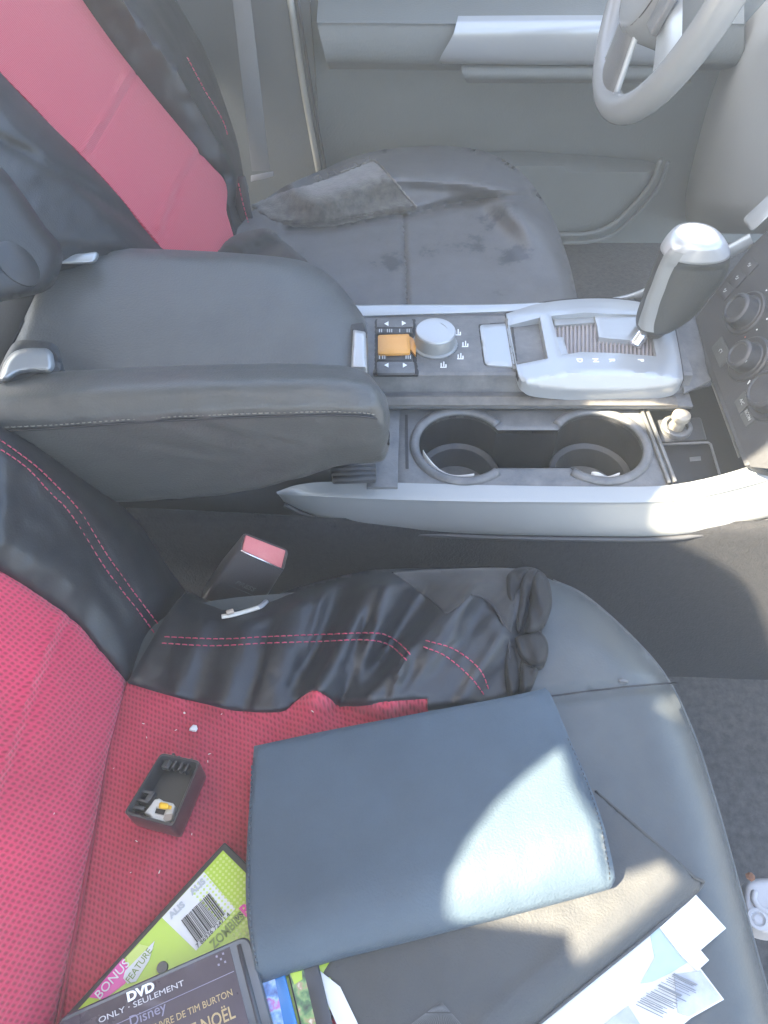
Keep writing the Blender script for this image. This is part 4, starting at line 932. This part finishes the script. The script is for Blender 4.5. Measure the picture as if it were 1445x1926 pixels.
GUS = [(738, 1076, 1), (860, 1069), (985, 1069, 1), (972, 1120), (962, 1190, 1), (944, 1166), (916, 1128), (888, 1118, 1), (866, 1138), (841, 1154, 1), (790, 1113)]
sheet('gusset', GUS, lambda u, v, d: Z(u, v, zside(u, v, 30) + .0022 + rl(d, 3, .0012)), 'hem', pc, step=6, thick=.003)
RSEAT = [(240, 1283, 1), (300, 1302), (350, 1314), (420, 1330), (470, 1336), (530, 1335), (555, 1318), (588, 1297), (612, 1305), (640, 1327, 1), (720, 1318), (804, 1312, 1), (806, 1342, 1), (700, 1420), (660, 1700), (640, 2000, 1), (96, 2000, 1), (140, 1760), (166, 1620), (184, 1520), (202, 1420), (222, 1345)]
def zred(u, v, d):
    k = min(1, max(0, (1480 - v) / 160))
    return .003 + (zco(u, v) - .0035 - .003) * k + groove(u, v, JN, 9, .0012) + .002 * fbm(u / 90, v / 120, 11) + (1 - k) * (.004 * math.exp(-((u - 330 + (v - 1500) * .35) / 28) ** 2))
sheet('cushion_mesh_panel', RSEAT, lambda u, v, d: Z(u, v, zred(u, v, d)), 'red_seat', pc, step=8, thick=.004, uv=hexuv((1, 0, 0), (0, 1, 0), .35))
tube('seam', [Z(u, v, .0045) for u, v in JN[3:]], .0014, 'red_back', pc, n=60)
tube('seam', [Z(u, v, zside(u, v, 20) + .0008) for u, v in ((841, 1154), (800, 1120), (738, 1077))], .0010, 'thread_dark', pc, n=20)
tube('seam', [Z(u, v, zside(u, v, 20) + .0015) for u, v in ((886, 1117), (916, 1128), (944, 1166), (958, 1215), (958, 1260))], .0013, 'thread_dark', pc, n=30)
for q_ in (SD1, SD2): stitches('stitching', q_, PB(lambda u, v, d: h_b(u, v, 60)), 'thread', pc, dash=8, gap=3.2, r_=.00055, nrm=(.9, -.2, .4))
for q_ in (CS1, CS2, CS3, CS4): stitches('stitching', q_, lambda u, v, d: Z(u, v, zside(u, v, 60)), 'thread', pc, dash=8, gap=3.2, r_=.00055)
HEM = [(954, 1084, 1), (970, 1069), (995, 1066), (1018, 1074), (1032, 1092), (1038, 1120), (1036, 1150), (1022, 1180), (1024, 1200), (1032, 1220), (1026, 1246), (1010, 1262), (1004, 1285), (992, 1302), (970, 1306), (950, 1306, 1), (946, 1262), (954, 1215), (950, 1160), (953, 1120)]
rnd = random.Random(23); HF = []
for x0, x1, a_ in ((962, 955, .010), (972, 962, .012), (984, 966, .009), (992, 985, .012), (1003, 994, .010), (1012, 1003, .012), (1022, 1016, .009), (1030, 1024, .008)):
    HF.append(([(x0, 1072), ((x0 + x1) / 2 + rnd.uniform(-8, 8), 1120), (x1 + rnd.uniform(-6, 6), 1165), (x1 - 8 + rnd.uniform(-6, 6), 1205)], rnd.uniform(6, 10), a_))
for x0, x1, a_ in ((958, 962, .009), (970, 972, .010), (985, 980, .010), (1000, 990, .010), (1016, 998, .010)):
    HF.append(([(x0 + 12, 1180), (x0 + rnd.uniform(-4, 6), 1225), (x1 + rnd.uniform(-4, 4), 1262), (x1, 1302)], rnd.uniform(6, 10), a_))
HF.append(([(955, 1195), (990, 1185), (1030, 1200)], 6, .008)); HF.append(([(985, 1236), (1010, 1222), (1030, 1226)], 6, .009))
def zhem(u, v, d):
    f_ = 0.0
    for p_, w_, a_ in HF: f_ = max(f_, a_ * math.exp(-abs(line_d(u, v, p_)) / w_))
    return .012 + rl(d, 11, .020) + f_ + .004 * fbm(u / 20, v / 40, 4) + .0004 * fbm(u / 9, v / 12, 6)
hem = sheet('gathered_hem', HEM, lambda u, v, d: Z(u, v, zhem(u, v, d) - .004), 'hem_dark', pc, step=2.8, thick=.008, sharp=False)
LOBES = [([(952, 1092), (962, 1074), (984, 1068), (996, 1074), (985, 1098), (976, 1130), (972, 1165), (966, 1196), (954, 1200), (950, 1150)], .014, 12),
         ([(978, 1100), (990, 1076), (1010, 1072), (1006, 1096), (994, 1130), (990, 1160), (978, 1192), (970, 1180), (973, 1140)], .018, 9),
         ([(1000, 1092), (1012, 1076), (1028, 1088), (1038, 1118), (1036, 1150), (1020, 1178), (1000, 1192), (986, 1186), (992, 1160), (998, 1128)], .021, 15),
         ([(968, 1200), (985, 1190), (1008, 1186), (1024, 1196), (1032, 1218), (1026, 1246), (1004, 1252), (984, 1240), (972, 1222)], .017, 15),
         ([(950, 1196), (962, 1200), (972, 1224), (978, 1256), (976, 1300), (956, 1306), (948, 1262)], .012, 11),
         ([(980, 1246), (996, 1250), (1012, 1258), (1006, 1282), (992, 1304), (976, 1304), (978, 1272)], .013, 12)]
for k, (ol, z0, rr_) in enumerate(LOBES):
    sheet('hem_fold', ol, lambda u, v, d: Z(u, v, z0 + .012 + rl(d, rr_, .013) + .0016 * math.sin((u * .9 - v * .25) / 4.2 + k) * min(1, d / 8) + .0012 * fbm(u / 22, v / 40, k)), 'hem_dark', pc, step=2.8, thick=.010, sharp=False)

# ================================================================== SMALL THINGS
# seat belt buckle
bk = thing('seat_belt_buckle', 'black seat belt buckle with faded red release button beside the console', 'buckle', tuple(Yp(430, 1140, .42)))
TF = [Yp(449, 1037, .412), Yp(533, 1076, .412), Yp(543, 1036, .428), Yp(457, 1002, .428)]
dn = (Yp(385, 1132, .408) - Yp(449, 1037, .412))
BF = [p + dn * 1.05 for p in TF]; cB = sum(BF, Vector()) / 4; BF = [cB + (p - cB) * 1.12 for p in BF]
MF = [TF[i].lerp(BF[i], .5) for i in range(4)]; cM = sum(MF, Vector()) / 4; MF = [cM + (p - cM) * 1.06 for p in MF]
def qring(Q, n=4, r_=.22):
    out = []
    for i in range(4):
        a, b, c = Q[i - 1], Q[i], Q[(i + 1) % 4]
        A, B = b.lerp(a, r_), b.lerp(c, r_)
        if (a - b).length > .03: A = b + (a - b).normalized() * min(.004, (a - b).length * .3)
        if (c - b).length > .03: B = b + (c - b).normalized() * min(.004, (c - b).length * .3)
        for j in range(n + 1):
            t = j / n; out.append(A * (1 - t) ** 2 + b * 2 * t * (1 - t) + B * t * t)
    return out
cT_ = sum(TF, Vector()) / 4; tn = -dn.normalized()
TFi = [cT_ + (p - cT_) * .955 + tn * .0018 for p in TF]
TFj = [cT_ + (p - cT_) * .89 - tn * .001 for p in TF]
rings('housing', [qring(TFj), qring(TFi), qring(TF), qring(MF), qring(BF)], 'buckle', bk, sharp=40)
TBt = [cT_ + (p - cT_) * .88 + tn * .0012 for p in TF]
hexa('release_button', TBt, [p - tn * .004 for p in TBt], 'red_plastic', bk, .0012)
tube('chrome_edge', [TFi[0] + tn * .0003, (TFi[0] + TFi[1]) / 2 + tn * .0004, TFi[1] + tn * .0003], .0009, 'chrome', bk, k=6)
fr = (TF[1] - TF[0]).normalized(); fu = -(dn.normalized())
fc = (TF[0] + TF[1]) / 2 + dn * .42
fn = fr.cross(fu); fn = fn if fn.y < 0 else -fn
text('embossed_word', 'PRESS', fc + fn * .0034, fr, fu, .0088, 'plastic_dusty', bk, ext=.0002)
bars('embossed_line', [[fc + fn * .0036 + fr * a + fu * b for a, b in ((-.016, -.009), (.014, -.009), (.014, -.0082), (-.016, -.0082))]], 'plastic_dusty', bk)

tie = thing('plastic_strip', 'curved ivory plastic strip lying by the belt buckle', 'plastic strip', tuple(Z(458, 1148, .02)))
zt_ = lambda u, v: zco(u, v) + .006
tube('strip', [Z(u, v, zt_(u, v)) for u, v in ((417, 1160), (440, 1156), (466, 1149), (488, 1142))], .0023, 'ivory', tie, k=10, n=16, flat=.7)
tube('clear_tip', [Z(u, v, zt_(u, v)) for u, v in ((486, 1143), (494, 1138), (501, 1131))], .0026, 'greyplast', tie, k=10, n=8, flat=.7)
box('clasp', Z(433, 1151, .024), (Vector((.9, .35, 0)).normalized(), Vector((-.35, .9, 0)).normalized(), Vector((0, 0, 1))), (.007, .004, .004), 'tan', tie, .001)

# open black plastic housing lying on the red mesh, with a small switch in it
ho = thing('plastic_housing', 'small open black plastic box lying on the red mesh', 'plastic box', tuple(Z(305, 1490, .004)))
zr_, zf_ = .036, .006
RM = [(303, 1415), (378, 1431), (325, 1556), (232, 1530)]
rimo = rounded(RM, 9, 4); rm3 = [Z(u, v, zr_) for u, v in rimo]
cR = sum(rm3, Vector()) / len(rm3)
inn = lambda k, z: [Vector((cR.x + (p.x - cR.x) * k, cR.y + (p.y - cR.y) * k, z)) for p in rm3]
rings('shell', [inn(.80, .018), inn(.85, .020), inn(.90, zr_ - .0008), inn(.925, zr_), inn(.985, zr_), inn(1.0, zr_ - .0008), inn(1.0, .012), inn(.985, .006), inn(.95, .004)], 'dvd_black', ho, sharp=45)
hx = (Z(378, 1431, zr_) - Z(303, 1415, zr_)).normalized(); hy = (Z(303, 1415, zr_) - Z(232, 1530, zr_)).normalized(); hz = Vector((0, 0, 1))
for u, v, s in ((322, 1432, (.002, .011, .009)), (333, 1436, (.002, .010, .009)), (345, 1440, (.002, .010, .009)), (356, 1442, (.002, .011, .009)), (315, 1440, (.006, .006, .006))):
    box('inner_rib', Z(u, v, .0270), (hx, hy, hz), s, 'dvd_black', ho, .0004)
for u, v, s in ((276, 1492, (.011, .0022, .009)), (268, 1508, (.012, .002, .009)), (262, 1521, (.010, .003, .008)), (284, 1500, (.004, .008, .007))):
    box('inner_rib', Z(u, v, .0270), (hx, hy, hz), s, 'dvd_black', ho, .0004)
smo = thing('switch', 'tiny white switch with yellow plunger inside the open black box', 'switch', tuple(Z(303, 1522, .021)))
sheet('switch_frame', [(291, 1504), (300, 1502), (308, 1507), (326, 1511), (330, 1516), (326, 1532), (322, 1544), (312, 1549), (300, 1552), (288, 1545), (282, 1534), (272, 1529), (280, 1519)], lambda u, v, d: Z(u, v, .0290 + rl(d, 3, .001)), 'ivory', smo,
      step=2.5, thick=.006, holes=[[(294, 1520), (312, 1523), (308, 1533), (291, 1529)]], line='line', hline='line')
sheet('stained_side', [(311, 1532), (325, 1530), (322, 1542), (313, 1546), (307, 1540)], lambda u, v, d: Z(u, v, .0296), 'tan', smo, step=3, thick=.001, line='line')
hexa('contact_block', [Z(294, 1519, .0275), Z(313, 1522, .0275), Z(308, 1534, .0275), Z(290, 1530, .0275)], [Z(294, 1519, .021), Z(313, 1522, .021), Z(308, 1534, .021), Z(290, 1530, .021)], 'plastic_deep', smo, .0004)
hexa('plunger', [Z(300, 1508, .0330), Z(318, 1511, .0330), Z(317, 1523, .0330), Z(298, 1521, .0330)], [Z(300, 1508, .0280), Z(318, 1511, .0280), Z(317, 1523, .0280), Z(298, 1521, .0280)], 'yellow', smo, .0015)
hexa('plunger_tab', [Z(318, 1514, .0310), Z(324, 1516, .0310), Z(322, 1523, .0310), Z(316, 1522, .0310)], [Z(318, 1514, .0280), Z(324, 1516, .0280), Z(322, 1523, .0280), Z(316, 1522, .0280)], 'yellow', smo, .0005)

def blob(name, P, r_, m, seed):
    rnd = random.Random(seed); n0 = []
    RRr = []
    for i, h in enumerate((-.5, 0, .5)):
        RRr.append([P + Vector((math.cos(a) * r_ * (.6 if h else 1) * rnd.uniform(.6, 1.3), math.sin(a) * r_ * (.6 if h else 1) * rnd.uniform(.6, 1.3), h * r_ * .8)) for a in np.linspace(0, 6.28, 8)[:-1]])
    return rings(name, RRr, m, None, smooth=False)
tag(blob('paper_crumb', Z(364, 1371, zred(364, 1371, 9) + .002), .0034, 'paper', 3), 'white paper crumb, the largest speck on the red mesh above the black box', 'crumb')
cr0 = None
for i, (u, v) in enumerate(((347, 1341), (417, 1343), (276, 1387), (270, 1361), (214, 1445), (391, 1432), (372, 1465), (246, 1641), (361, 1569), (257, 1582), (331, 1373), (102, 1530), (588, 1338), (394, 1418), (300, 1640))):
    P = Z(u, v, (zred(u, v, 9) if u > 180 else .05) + .0012)
    if u < 180: P = PB(lambda a, b, d: h_rb(a, b, 30) + .001)(u, v, 9)
    if cr0 is None: o = cr0 = blob('lint_speck', P, .0010, 'ivory', 9); c0 = o
    else:
        o = cr0.copy(); COL.objects.link(o); o.location = P; o.rotation_euler = (0, 0, i); q_ = random.uniform(.5, 1.0); o.scale = (q_ * 1.5, q_ * .45, q_ * .45)
    tag(o, 'tiny pale lint speck scattered on the red mesh', 'lint', 'lint specks on the red mesh')

# ---- green disc case
def flatcase(name, label, px, zt_, th, m_top, bv=.0012, grp=None, rim=None):
    t = thing(name, label, 'disc case', tuple(Z(*px[0], zt_ - th)), grp)
    hexa('case', [Z(u, v, zt_) for u, v in px], [Z(u, v, zt_) - Vector((0, 0, th)) for u, v in px], 'dvd_black', t, bv)
    return t
gA, gB = Z(420, 1596, .019), Z(130, 1914, .019)
gx = (gB - gA).normalized(); gy = Vector((-gx.y, gx.x, 0)); gy = gy if gy.x > 0 else -gy
gp = lambda a, b, z=.019: gA + gx * a + gy * b + Vector((0, 0, z - .019))
gc = thing('disc_case', 'lime green disc case with a barcode label, under the dark purple case', 'disc case', tuple(gp(.09, .06, .004)))
hexa('case', [gp(-.004, -.003), gp(.19, -.003), gp(.19, .132), gp(-.004, .132)], [gp(-.004, -.003, .005), gp(.19, -.003, .005), gp(.19, .132, .005), gp(-.004, .132, .005)], 'dvd_black', gc, .0015)
hexa('printed_sleeve', [gp(.001, .001, .0194), gp(.187, .001, .0194), gp(.187, .128, .0194), gp(.001, .128, .0194)], [gp(.001, .001, .0185), gp(.187, .001, .0185), gp(.187, .128, .0185), gp(.001, .128, .0185)], 'lime', gc, 0)
gz = lambda u, v, z=.0197: Z(u, v, z)
bars('dotted_pattern', [[gp(a, b, .0195) + Vector((c_, d_, 0)) * .0008 for c_, d_ in ((-1, -1), (1, -1), (1, 1), (-1, 1))] for a in np.arange(.003, .036, .0031) for b in np.arange(.004, .060, .0031)], 'lime_pale', gc)
lb = hexa('barcode_label', [gz(305, 1726), gz(384, 1640), gz(443, 1709), gz(369, 1788)], [gz(305, 1726, .0195), gz(384, 1640, .0195), gz(443, 1709, .0195), gz(369, 1788, .0195)], 'paper', gc, 0)
bA, bB, bC = Z(341, 1731, .0198), Z(395, 1678, .0198), Z(371, 1773, .0198)
bx, by = bB - bA, bC - bA
rnd = random.Random(5); t = 0; bq = []
while t < .97:
    wd = rnd.choice((.012, .018, .03, .042)); bq.append([bA + bx * t, bA + bx * (t + wd), bA + bx * (t + wd) + by * rnd.choice((1, 1, 1)), bA + bx * t + by]); t += wd + rnd.choice((.014, .02, .032))
bars('barcode', bq, 'ink', lb)
text('barcode_digits', '7 86936 72471 4', (bA + bB) / 2 + by * 1.10, bx, -by, .0042, 'ink', lb, sx=1.0)
for u, v in ((333, 1712), (372, 1668)): text('label_lettering', 'ALIS', Z(u, v, .0198), bx, -by, .0058, 'greyprint', lb, sx=1.1, bold=.0003)
text('title_lettering', 'ZOMBIES', Z(428, 1750, .0197), bx, -by, .0085, 'olive', gc, sx=.8, bold=.0002)
text('title_lettering', 'VS', Z(450, 1724, .0197), bx, -by, .0052, 'ink', gc, bold=.0002)
text('title_lettering', 'R', Z(463, 1712, .0197), bx, -by, .011, 'magenta', gc, bold=.0004)
bars('magenta_corner', [[gz(168, 1876, .0196), gz(232, 1802, .0196), gz(246, 1826, .0196), gz(236, 1850, .0196), gz(196, 1880, .0196)]], 'magenta', gc)
bars('white_burst', [[gz(238, 1800, .0197), gz(262, 1776, .0197), gz(290, 1782, .0197), gz(268, 1818, .0197), gz(244, 1832, .0197)]], 'lime_pale', gc)
bars('feature_banner', [[gz(291, 1770, .0199), gz(281, 1806, .0199), gz(256, 1846, .0199), gz(240, 1850, .0199), gz(232, 1840, .0199), gz(236, 1826, .0199)]], 'paper', gc)
text('banner_lettering', 'FEATURE', Z(262, 1816, .0201), Z(290, 1776, .0201) - Z(240, 1848, .0201), Z(240, 1810, .02) - Z(262, 1826, .02), .0062, 'olive', gc, sx=.9)
text('banner_lettering', 'BONUS', Z(212, 1842, .0199), Z(238, 1812, .0201) - Z(190, 1868, .0201), Z(200, 1830, .02) - Z(216, 1846, .02), .0080, 'paper', gc)
lathe('catch', [(.004, 0), (.0035, .0015), (0, .0016)], Z(306, 1820, .0195), (0, 0, 1), 'dvd_black', gc, k=16)

# ---- dark purple disc case
DZ = .034
dcs = thing('disc_case', 'dark purple disc case with white and gold French lettering at the bottom edge', 'disc case', tuple(Z(300, 1900, .02)))
dA, dB = Z(441, 1768, DZ), Z(104, 1917, DZ)
dx = (dA - dB).normalized(); dy = Vector((dx.y, -dx.x, 0)); dy = dy if dy.y < 0 else -dy
dw = (dA - dB).length
dpt = lambda a, b, z=DZ: dB + dx * a + dy * b + Vector((0, 0, z - DZ))
sh = rounded([(0, 0), (dw + .010, 0), (dw + .010, .20), (0, .20)], .008, 6)
V_t = [dpt(a, b) for a, b in sh]
rings('case', [[p + Vector((0, 0, -.014)) for p in V_t], [p + Vector((0, 0, -.0015)) for p in V_t], [dpt(a, b, DZ) for a, b in rounded([(.0012, .0012), (dw + .0088, .0012), (dw + .0088, .1988), (.0012, .1988)], .007, 6)]], 'spine', dcs, sharp=30)
hexa('printed_sleeve', [dpt(.003, .003, DZ + .0006), dpt(dw - .004, .003, DZ + .0006), dpt(dw - .004, .197, DZ + .0006), dpt(.003, .197, DZ + .0006)], [dpt(.003, .003, DZ - .001), dpt(dw - .004, .003, DZ - .001), dpt(dw - .004, .197, DZ - .001), dpt(.003, .197, DZ - .001)], 'dvd_cover', dcs, .0003)
tube('hinge_ridge', [dpt(dw + .002, .004, DZ + .0004), dpt(dw + .002, .10, DZ + .0004), dpt(dw + .002, .19, DZ + .0004)], .0016, 'spine', dcs, k=8)
bars('cover_rule', [[dpt(.004, .0175, DZ + .0008), dpt(dw - .005, .0175, DZ + .0008), dpt(dw - .005, .0179, DZ + .0008), dpt(.004, .0179, DZ + .0008)]], 'faded', dcs)
DT = DZ + .0007
dt_ = lambda s, u, v, sz, m, sx=1.0, bold=0.0, nm='cover_lettering': text(nm, s, Z(u, v, DT), dx, -dy, sz, m, dcs, sx=sx, bold=bold)
dt_('DVD', 265, 1866, .0074, 'white', 1.15, .0003)
dt_('ONLY · SEULEMENT', 267, 1884, .0046, 'printwhite', 1.36, 0)
dt_('Disney', 278, 1908, .0085, 'faded', 1.0)
dt_("L'ŒUVRE DE TIM BURTON", 355, 1904, .0056, 'gold', .88, 0)
dt_('GE NOËL', 392, 1926, .0105, 'gold', .80, .0001)
bars('sticker_residue', [[dpt(dw - .014 + .0022 * i, .0045 + .0026 * j, DT), dpt(dw - .0128 + .0022 * i, .0045 + .0026 * j, DT), dpt(dw - .0128 + .0022 * i, .0058 + .0026 * j, DT), dpt(dw - .014 + .0022 * i, .0056 + .0026 * j, DT)] for i in range(3) for j in range(3) if (i + j) % 2 == 0], 'faded', dcs)

# ---- the slivers of more cases between the dark case and the portfolio
bc = thing('disc_case', 'blue edged disc case with a pale floral picture, showing below the navy folder', 'disc case', tuple(Z(520, 1890, .0)))
hexa('case', [Z(490, 1790, .0250), Z(526, 1790, .0250), Z(568, 1960, .0250), Z(480, 1960, .0250)], [Z(490, 1790, .0205), Z(526, 1790, .0205), Z(568, 1960, .0205), Z(480, 1960, .0205)], 'blue', bc, .0015)
hexa('floral_picture', [Z(491, 1793, .0256), Z(508, 1793, .0256), Z(540, 1958, .0256), Z(482, 1958, .0256)], [Z(491, 1793, .0245), Z(508, 1793, .0245), Z(540, 1958, .0245), Z(482, 1958, .0245)], 'floral', bc, 0)
ec = thing('disc_case', 'black edged disc case with a leafy green picture beside the blue case', 'disc case', tuple(Z(580, 1890, .0)))
hexa('case', [Z(518, 1730, .0240), Z(580, 1730, .0240), Z(634, 1960, .0240), Z(572, 1960, .0240)], [Z(518, 1730, .0205), Z(580, 1730, .0205), Z(634, 1960, .0205), Z(572, 1960, .0205)], 'dvd_black', ec, .0015)
hexa('leafy_picture', [Z(521, 1733, .0246), Z(550, 1733, .0246), Z(602, 1958, .0246), Z(575, 1958, .0246)], [Z(521, 1733, .0235), Z(550, 1733, .0235), Z(602, 1958, .0235), Z(575, 1958, .0235)], 'foliage', ec, 0)
bars('lime_corner', [[Z(546, 1830, .0249), Z(568, 1826, .0249), Z(569, 1842, .0249), Z(554, 1852, .0249)]], 'lime', ec)
lf = tag(sheet('leaflet', [(592, 1818), (640, 1856), (690, 1960), (648, 1960), (618, 1890)], lambda u, v, d: Z(u, v, .0212), 'paper', None, step=8, thick=.0006, line='line'), 'white leaflet edge sticking out under the left side of the black portfolio', 'leaflet')

# ---- black portfolio under the navy folder
po = thing('portfolio', 'thin black leatherette portfolio under the navy folder', 'portfolio', tuple(Z(1000, 1780, .0)))
POE = [(1318, 1668), (1230, 1745), (1120, 1835), (1005, 1930), (960, 1970)]
POL = [(1098, 1470, 1), (1150, 1512), (1200, 1556), (1300, 1644), (1319, 1664, 1), (1316, 1674), (1230, 1748), (1120, 1838), (1005, 1932), (950, 1980, 1), (690, 1980, 1), (640, 1890), (602, 1826, 1), (700, 1700), (900, 1560)]
def zpo(u, v, d):
    e = line_d(u, v, POE)
    return .020 - .012 * max(0, 1 - e / 62) ** 2 + .0012 * fbm(u / 150, v / 150, 21) + rl(d, 5, .002) + .0010 * math.exp(-((e - 74) / 14) ** 2)
sheet('cover_board', POL, lambda u, v, d: Z(u, v, zpo(u, v, d)), 'portfolio', po, step=8, thick=.007)
tube('edge_piping', [Z(u, v, zpo(u, v, 0) + .0003) for u, v in ((1120, 1487), (1200, 1556), (1300, 1644), (1318, 1667), (1230, 1748), (1120, 1838), (1005, 1932))], .0013, 'portfolio', po, n=60)
eA, eB, eC = Z(830, 1884, .0206), Z(770, 1930, .0206), Z(870, 1930, .0206)
EM = []
for k in range(22):
    a = k / 21; q1 = eB.lerp(eC, a); d_ = (q1 - eA).normalized(); s_ = Vector((-d_.y, d_.x, 0)) * .00022
    for f0, f1 in ((.05, .42), (.48, 1.25)):
        P1, P2 = eA.lerp(q1, f0), eA.lerp(q1, f1); EM.append([P1 - s_, P2 - s_, P2 + s_, P1 + s_])
bars('embossed_fan', EM, 'plastic_dusty', po, th=.0003)

# ---- navy folder on top
nf = thing('folder', 'navy blue stitched leatherette folder on top of the pile', 'folder', tuple(Z(800, 1560, .03)))
NF = [(478, 1403, 1), (620, 1373), (800, 1339), (940, 1313), (1020, 1296, 1), (1034, 1302), (1076, 1400), (1110, 1478), (1138, 1560), (1156, 1640), (1157, 1656), (1150, 1669, 1), (1060, 1694), (900, 1736), (760, 1771), (640, 1800), (540, 1832), (494, 1848), (486, 1842), (474, 1790), (463, 1700), (464, 1600), (470, 1500)]
NR = [(1020, 1296), (1064, 1400), (1098, 1478), (1126, 1560), (1142, 1640), (1146, 1668)]
def znf(u, v, d):
    bot = 1848 - .272 * (u - 488); top = 1402 - .197 * (u - 478); s = (v - top) / (bot - top)
    z = float(np.interp(s, (0, .25, .5, .62, .72, .8, .88, .95, 1.0), (.032, .036, .041, .0445, .047, .0465, .0425, .036, .028)))
    return z + rl(d, 7, .0022) + groove(u, v, NR, 3, .0022) + .0008 * fbm(u / 120, v / 120, 31) + .0012 * math.exp(-((s - .72) / .06) ** 2) * fbm(u / 70, v / 70, 33)
def znf_s(u, v, d): return (znf(u, v - 10, d) + znf(u, v, d) * 2 + znf(u, v + 10, d)) / 4
sheet('cover_flap', NF, lambda u, v, d: Z(u, v, znf_s(u, v, d)), 'navy', nf, step=7, thick=.009)
fnf = lambda u, v, d: Z(u, v, znf_s(u, v, 30))
stitches('stitching', [(1068, 1388), (1104, 1472), (1131, 1556), (1145, 1630), (1147, 1660)], fnf, 'thread_dark', nf, dash=5, gap=4, r_=.0003, lift=.0004)
stitches('stitching', [(474, 1440), (471, 1540), (468, 1640), (472, 1740), (484, 1820)], fnf, 'navy', nf, dash=6, gap=4, r_=.0006)

# ---- papers on the front of the seat
zpp = lambda u, v: zps(u, v, 99)
def paper(px, off, m, parent, nm, step=9, th=.0004):
    return sheet(nm, px, lambda u, v, d: Z(u, v, zpp(u, v) + off), m, parent, step=step, thick=th, line='line')
le = thing('wrapped_booklet', 'white plastic wrapped booklet with a barcode, sticking out under the portfolio', 'booklet', tuple(Z(1200, 1850, .002)))
paper([(985, 1950), (1180, 1780), (1241, 1744), (1320, 1824), (1362, 1880), (1300, 1915), (1240, 1965)], .004, 'paper', le, 'cover_sheet', th=.003)
paper([(1222, 1752), (1243, 1742), (1300, 1806), (1262, 1830), (1228, 1846), (1205, 1850), (1232, 1802)], .0047, 'paper_cyan', le, 'cyan_panel')
paper([(1268, 1832), (1318, 1826), (1358, 1878), (1296, 1912), (1275, 1905)], .0047, 'film', le, 'plastic_wrap')
paper([(1136, 1926), (1182, 1892), (1208, 1932), (1170, 1962)], .0047, 'film', le, 'plastic_wrap')
lbx, lby = (Z(1270, 1826, .004) - Z(1190, 1886, .004)), (Z(1250, 1915, .004) - Z(1190, 1886, .004))
LA = Z(1186, 1888, .0) ; BQ = []; t = 0; rnd = random.Random(11)
zz = lambda p: Vector((p.x, p.y, .0050))
while t < .95:
    wd = rnd.choice((.012, .02, .05, .016)); h0 = rnd.uniform(0, .12); h1_ = rnd.uniform(.7, 1.0)
    BQ.append([zz(LA + lbx * t + lby * h0), zz(LA + lbx * (t + wd) + lby * h0), zz(LA + lbx * (t + wd) + lby * h1_), zz(LA + lbx * t + lby * h1_)]); t += wd + rnd.choice((.03, .05, .022))
bars('barcode', BQ, 'ink_grey', le)
cdp = thing('card', 'blank white card at the tip of the black portfolio', 'card', tuple(Z(1305, 1735, .0)))
paper([(1241, 1745), (1309, 1683), (1366, 1746), (1318, 1787), (1334, 1806), (1312, 1826), (1284, 1800)], .0062, 'paper', cdp, 'card_sheet', th=.0008)

# ---- seat rail cover on the floor at the right
rlc = thing('seat_rail_cover', 'pale grey moulded plastic piece on the floor at the right edge', 'plastic piece', tuple(Z(1425, 1690, -.25)))
zq = -.14
pr_ = sheet('cover_body', [(1400, 1668), (1410, 1656), (1440, 1652), (1475, 1660), (1490, 1720), (1470, 1760), (1425, 1752), (1405, 1730), (1398, 1700)], lambda u, v, d: Z(u, v, zq + rl(d, 12, .008)), 'greyplast', rlc, step=4, thick=.02)
lathe('screw_boss', [(.009, 0), (.009, .0025), (.0065, .003), (.005, .001), (.003, .0022), (0, .0022)], Z(1424, 1729, zq), (0, 0, 1), 'greyplast', rlc, k=24)
tube('moulded_ridge', [Z(u, v, zq + .001) for u, v in ((1420, 1676), (1418, 1692), (1428, 1706), (1446, 1716), (1470, 1722))], .0028, 'greyplast', rlc, n=20)
tag(blob('leaf_scrap', Z(1412, 1648, -.13), .0042, 'rust', 6), 'small rusty brown scrap above the pale plastic piece', 'scrap')
tag(sheet('film_scrap', [(1163, 1279), (1172, 1277), (1182, 1281), (1178, 1286), (1166, 1285)], lambda u, v, d: Z(u, v, zps(u, v, 99) + .001 + .0004 * d), 'plastic_dusty', None, step=2.5, thick=.0004), 'tiny clear film scrap lying on the passenger cushion seam', 'scrap')
# paper lids left in the cups
for P0, uv_, lab in ((L0, (3.35, 4.95), 'torn white paper edge inside the left cup holder'), (R0, (4.35, 5.05), 'short white paper edge inside the right cup holder')):
    pts = [Vector((P0.x + .0428 * math.cos(a), yc + .0428 * math.sin(a), 0)) for a in np.linspace(*uv_, 24)]
    hh = [.004 + .002 * math.sin(i * .35) - .003 * (i / 24) for i in range(24)]
    V = [p + Vector((0, 0, .006)) for p in pts] + [p + Vector((0, 0, .0185 + h)) for p, h in zip(pts, hh)]
    ip = [Vector((P0.x + (p.x - P0.x) * .985, yc + (p.y - yc) * .985, p.z)) for p in V]
    n = 24; Fs = [[i, i + 1, n + i + 1, n + i] for i in range(n - 1)]; Fs2 = [[j + 2 * n for j in f[::-1]] for f in Fs]
    ed = [[i, n + i, 3 * n + i, 2 * n + i] for i in (0, n - 1)] + [[n + i, n + i + 1, 3 * n + i + 1, 3 * n + i] for i in range(n - 1)]
    tag(obj('paper_scrap', V + ip, Fs + Fs2 + ed, 'paper', None, True, auto='recalc'), lab, 'paper scrap')
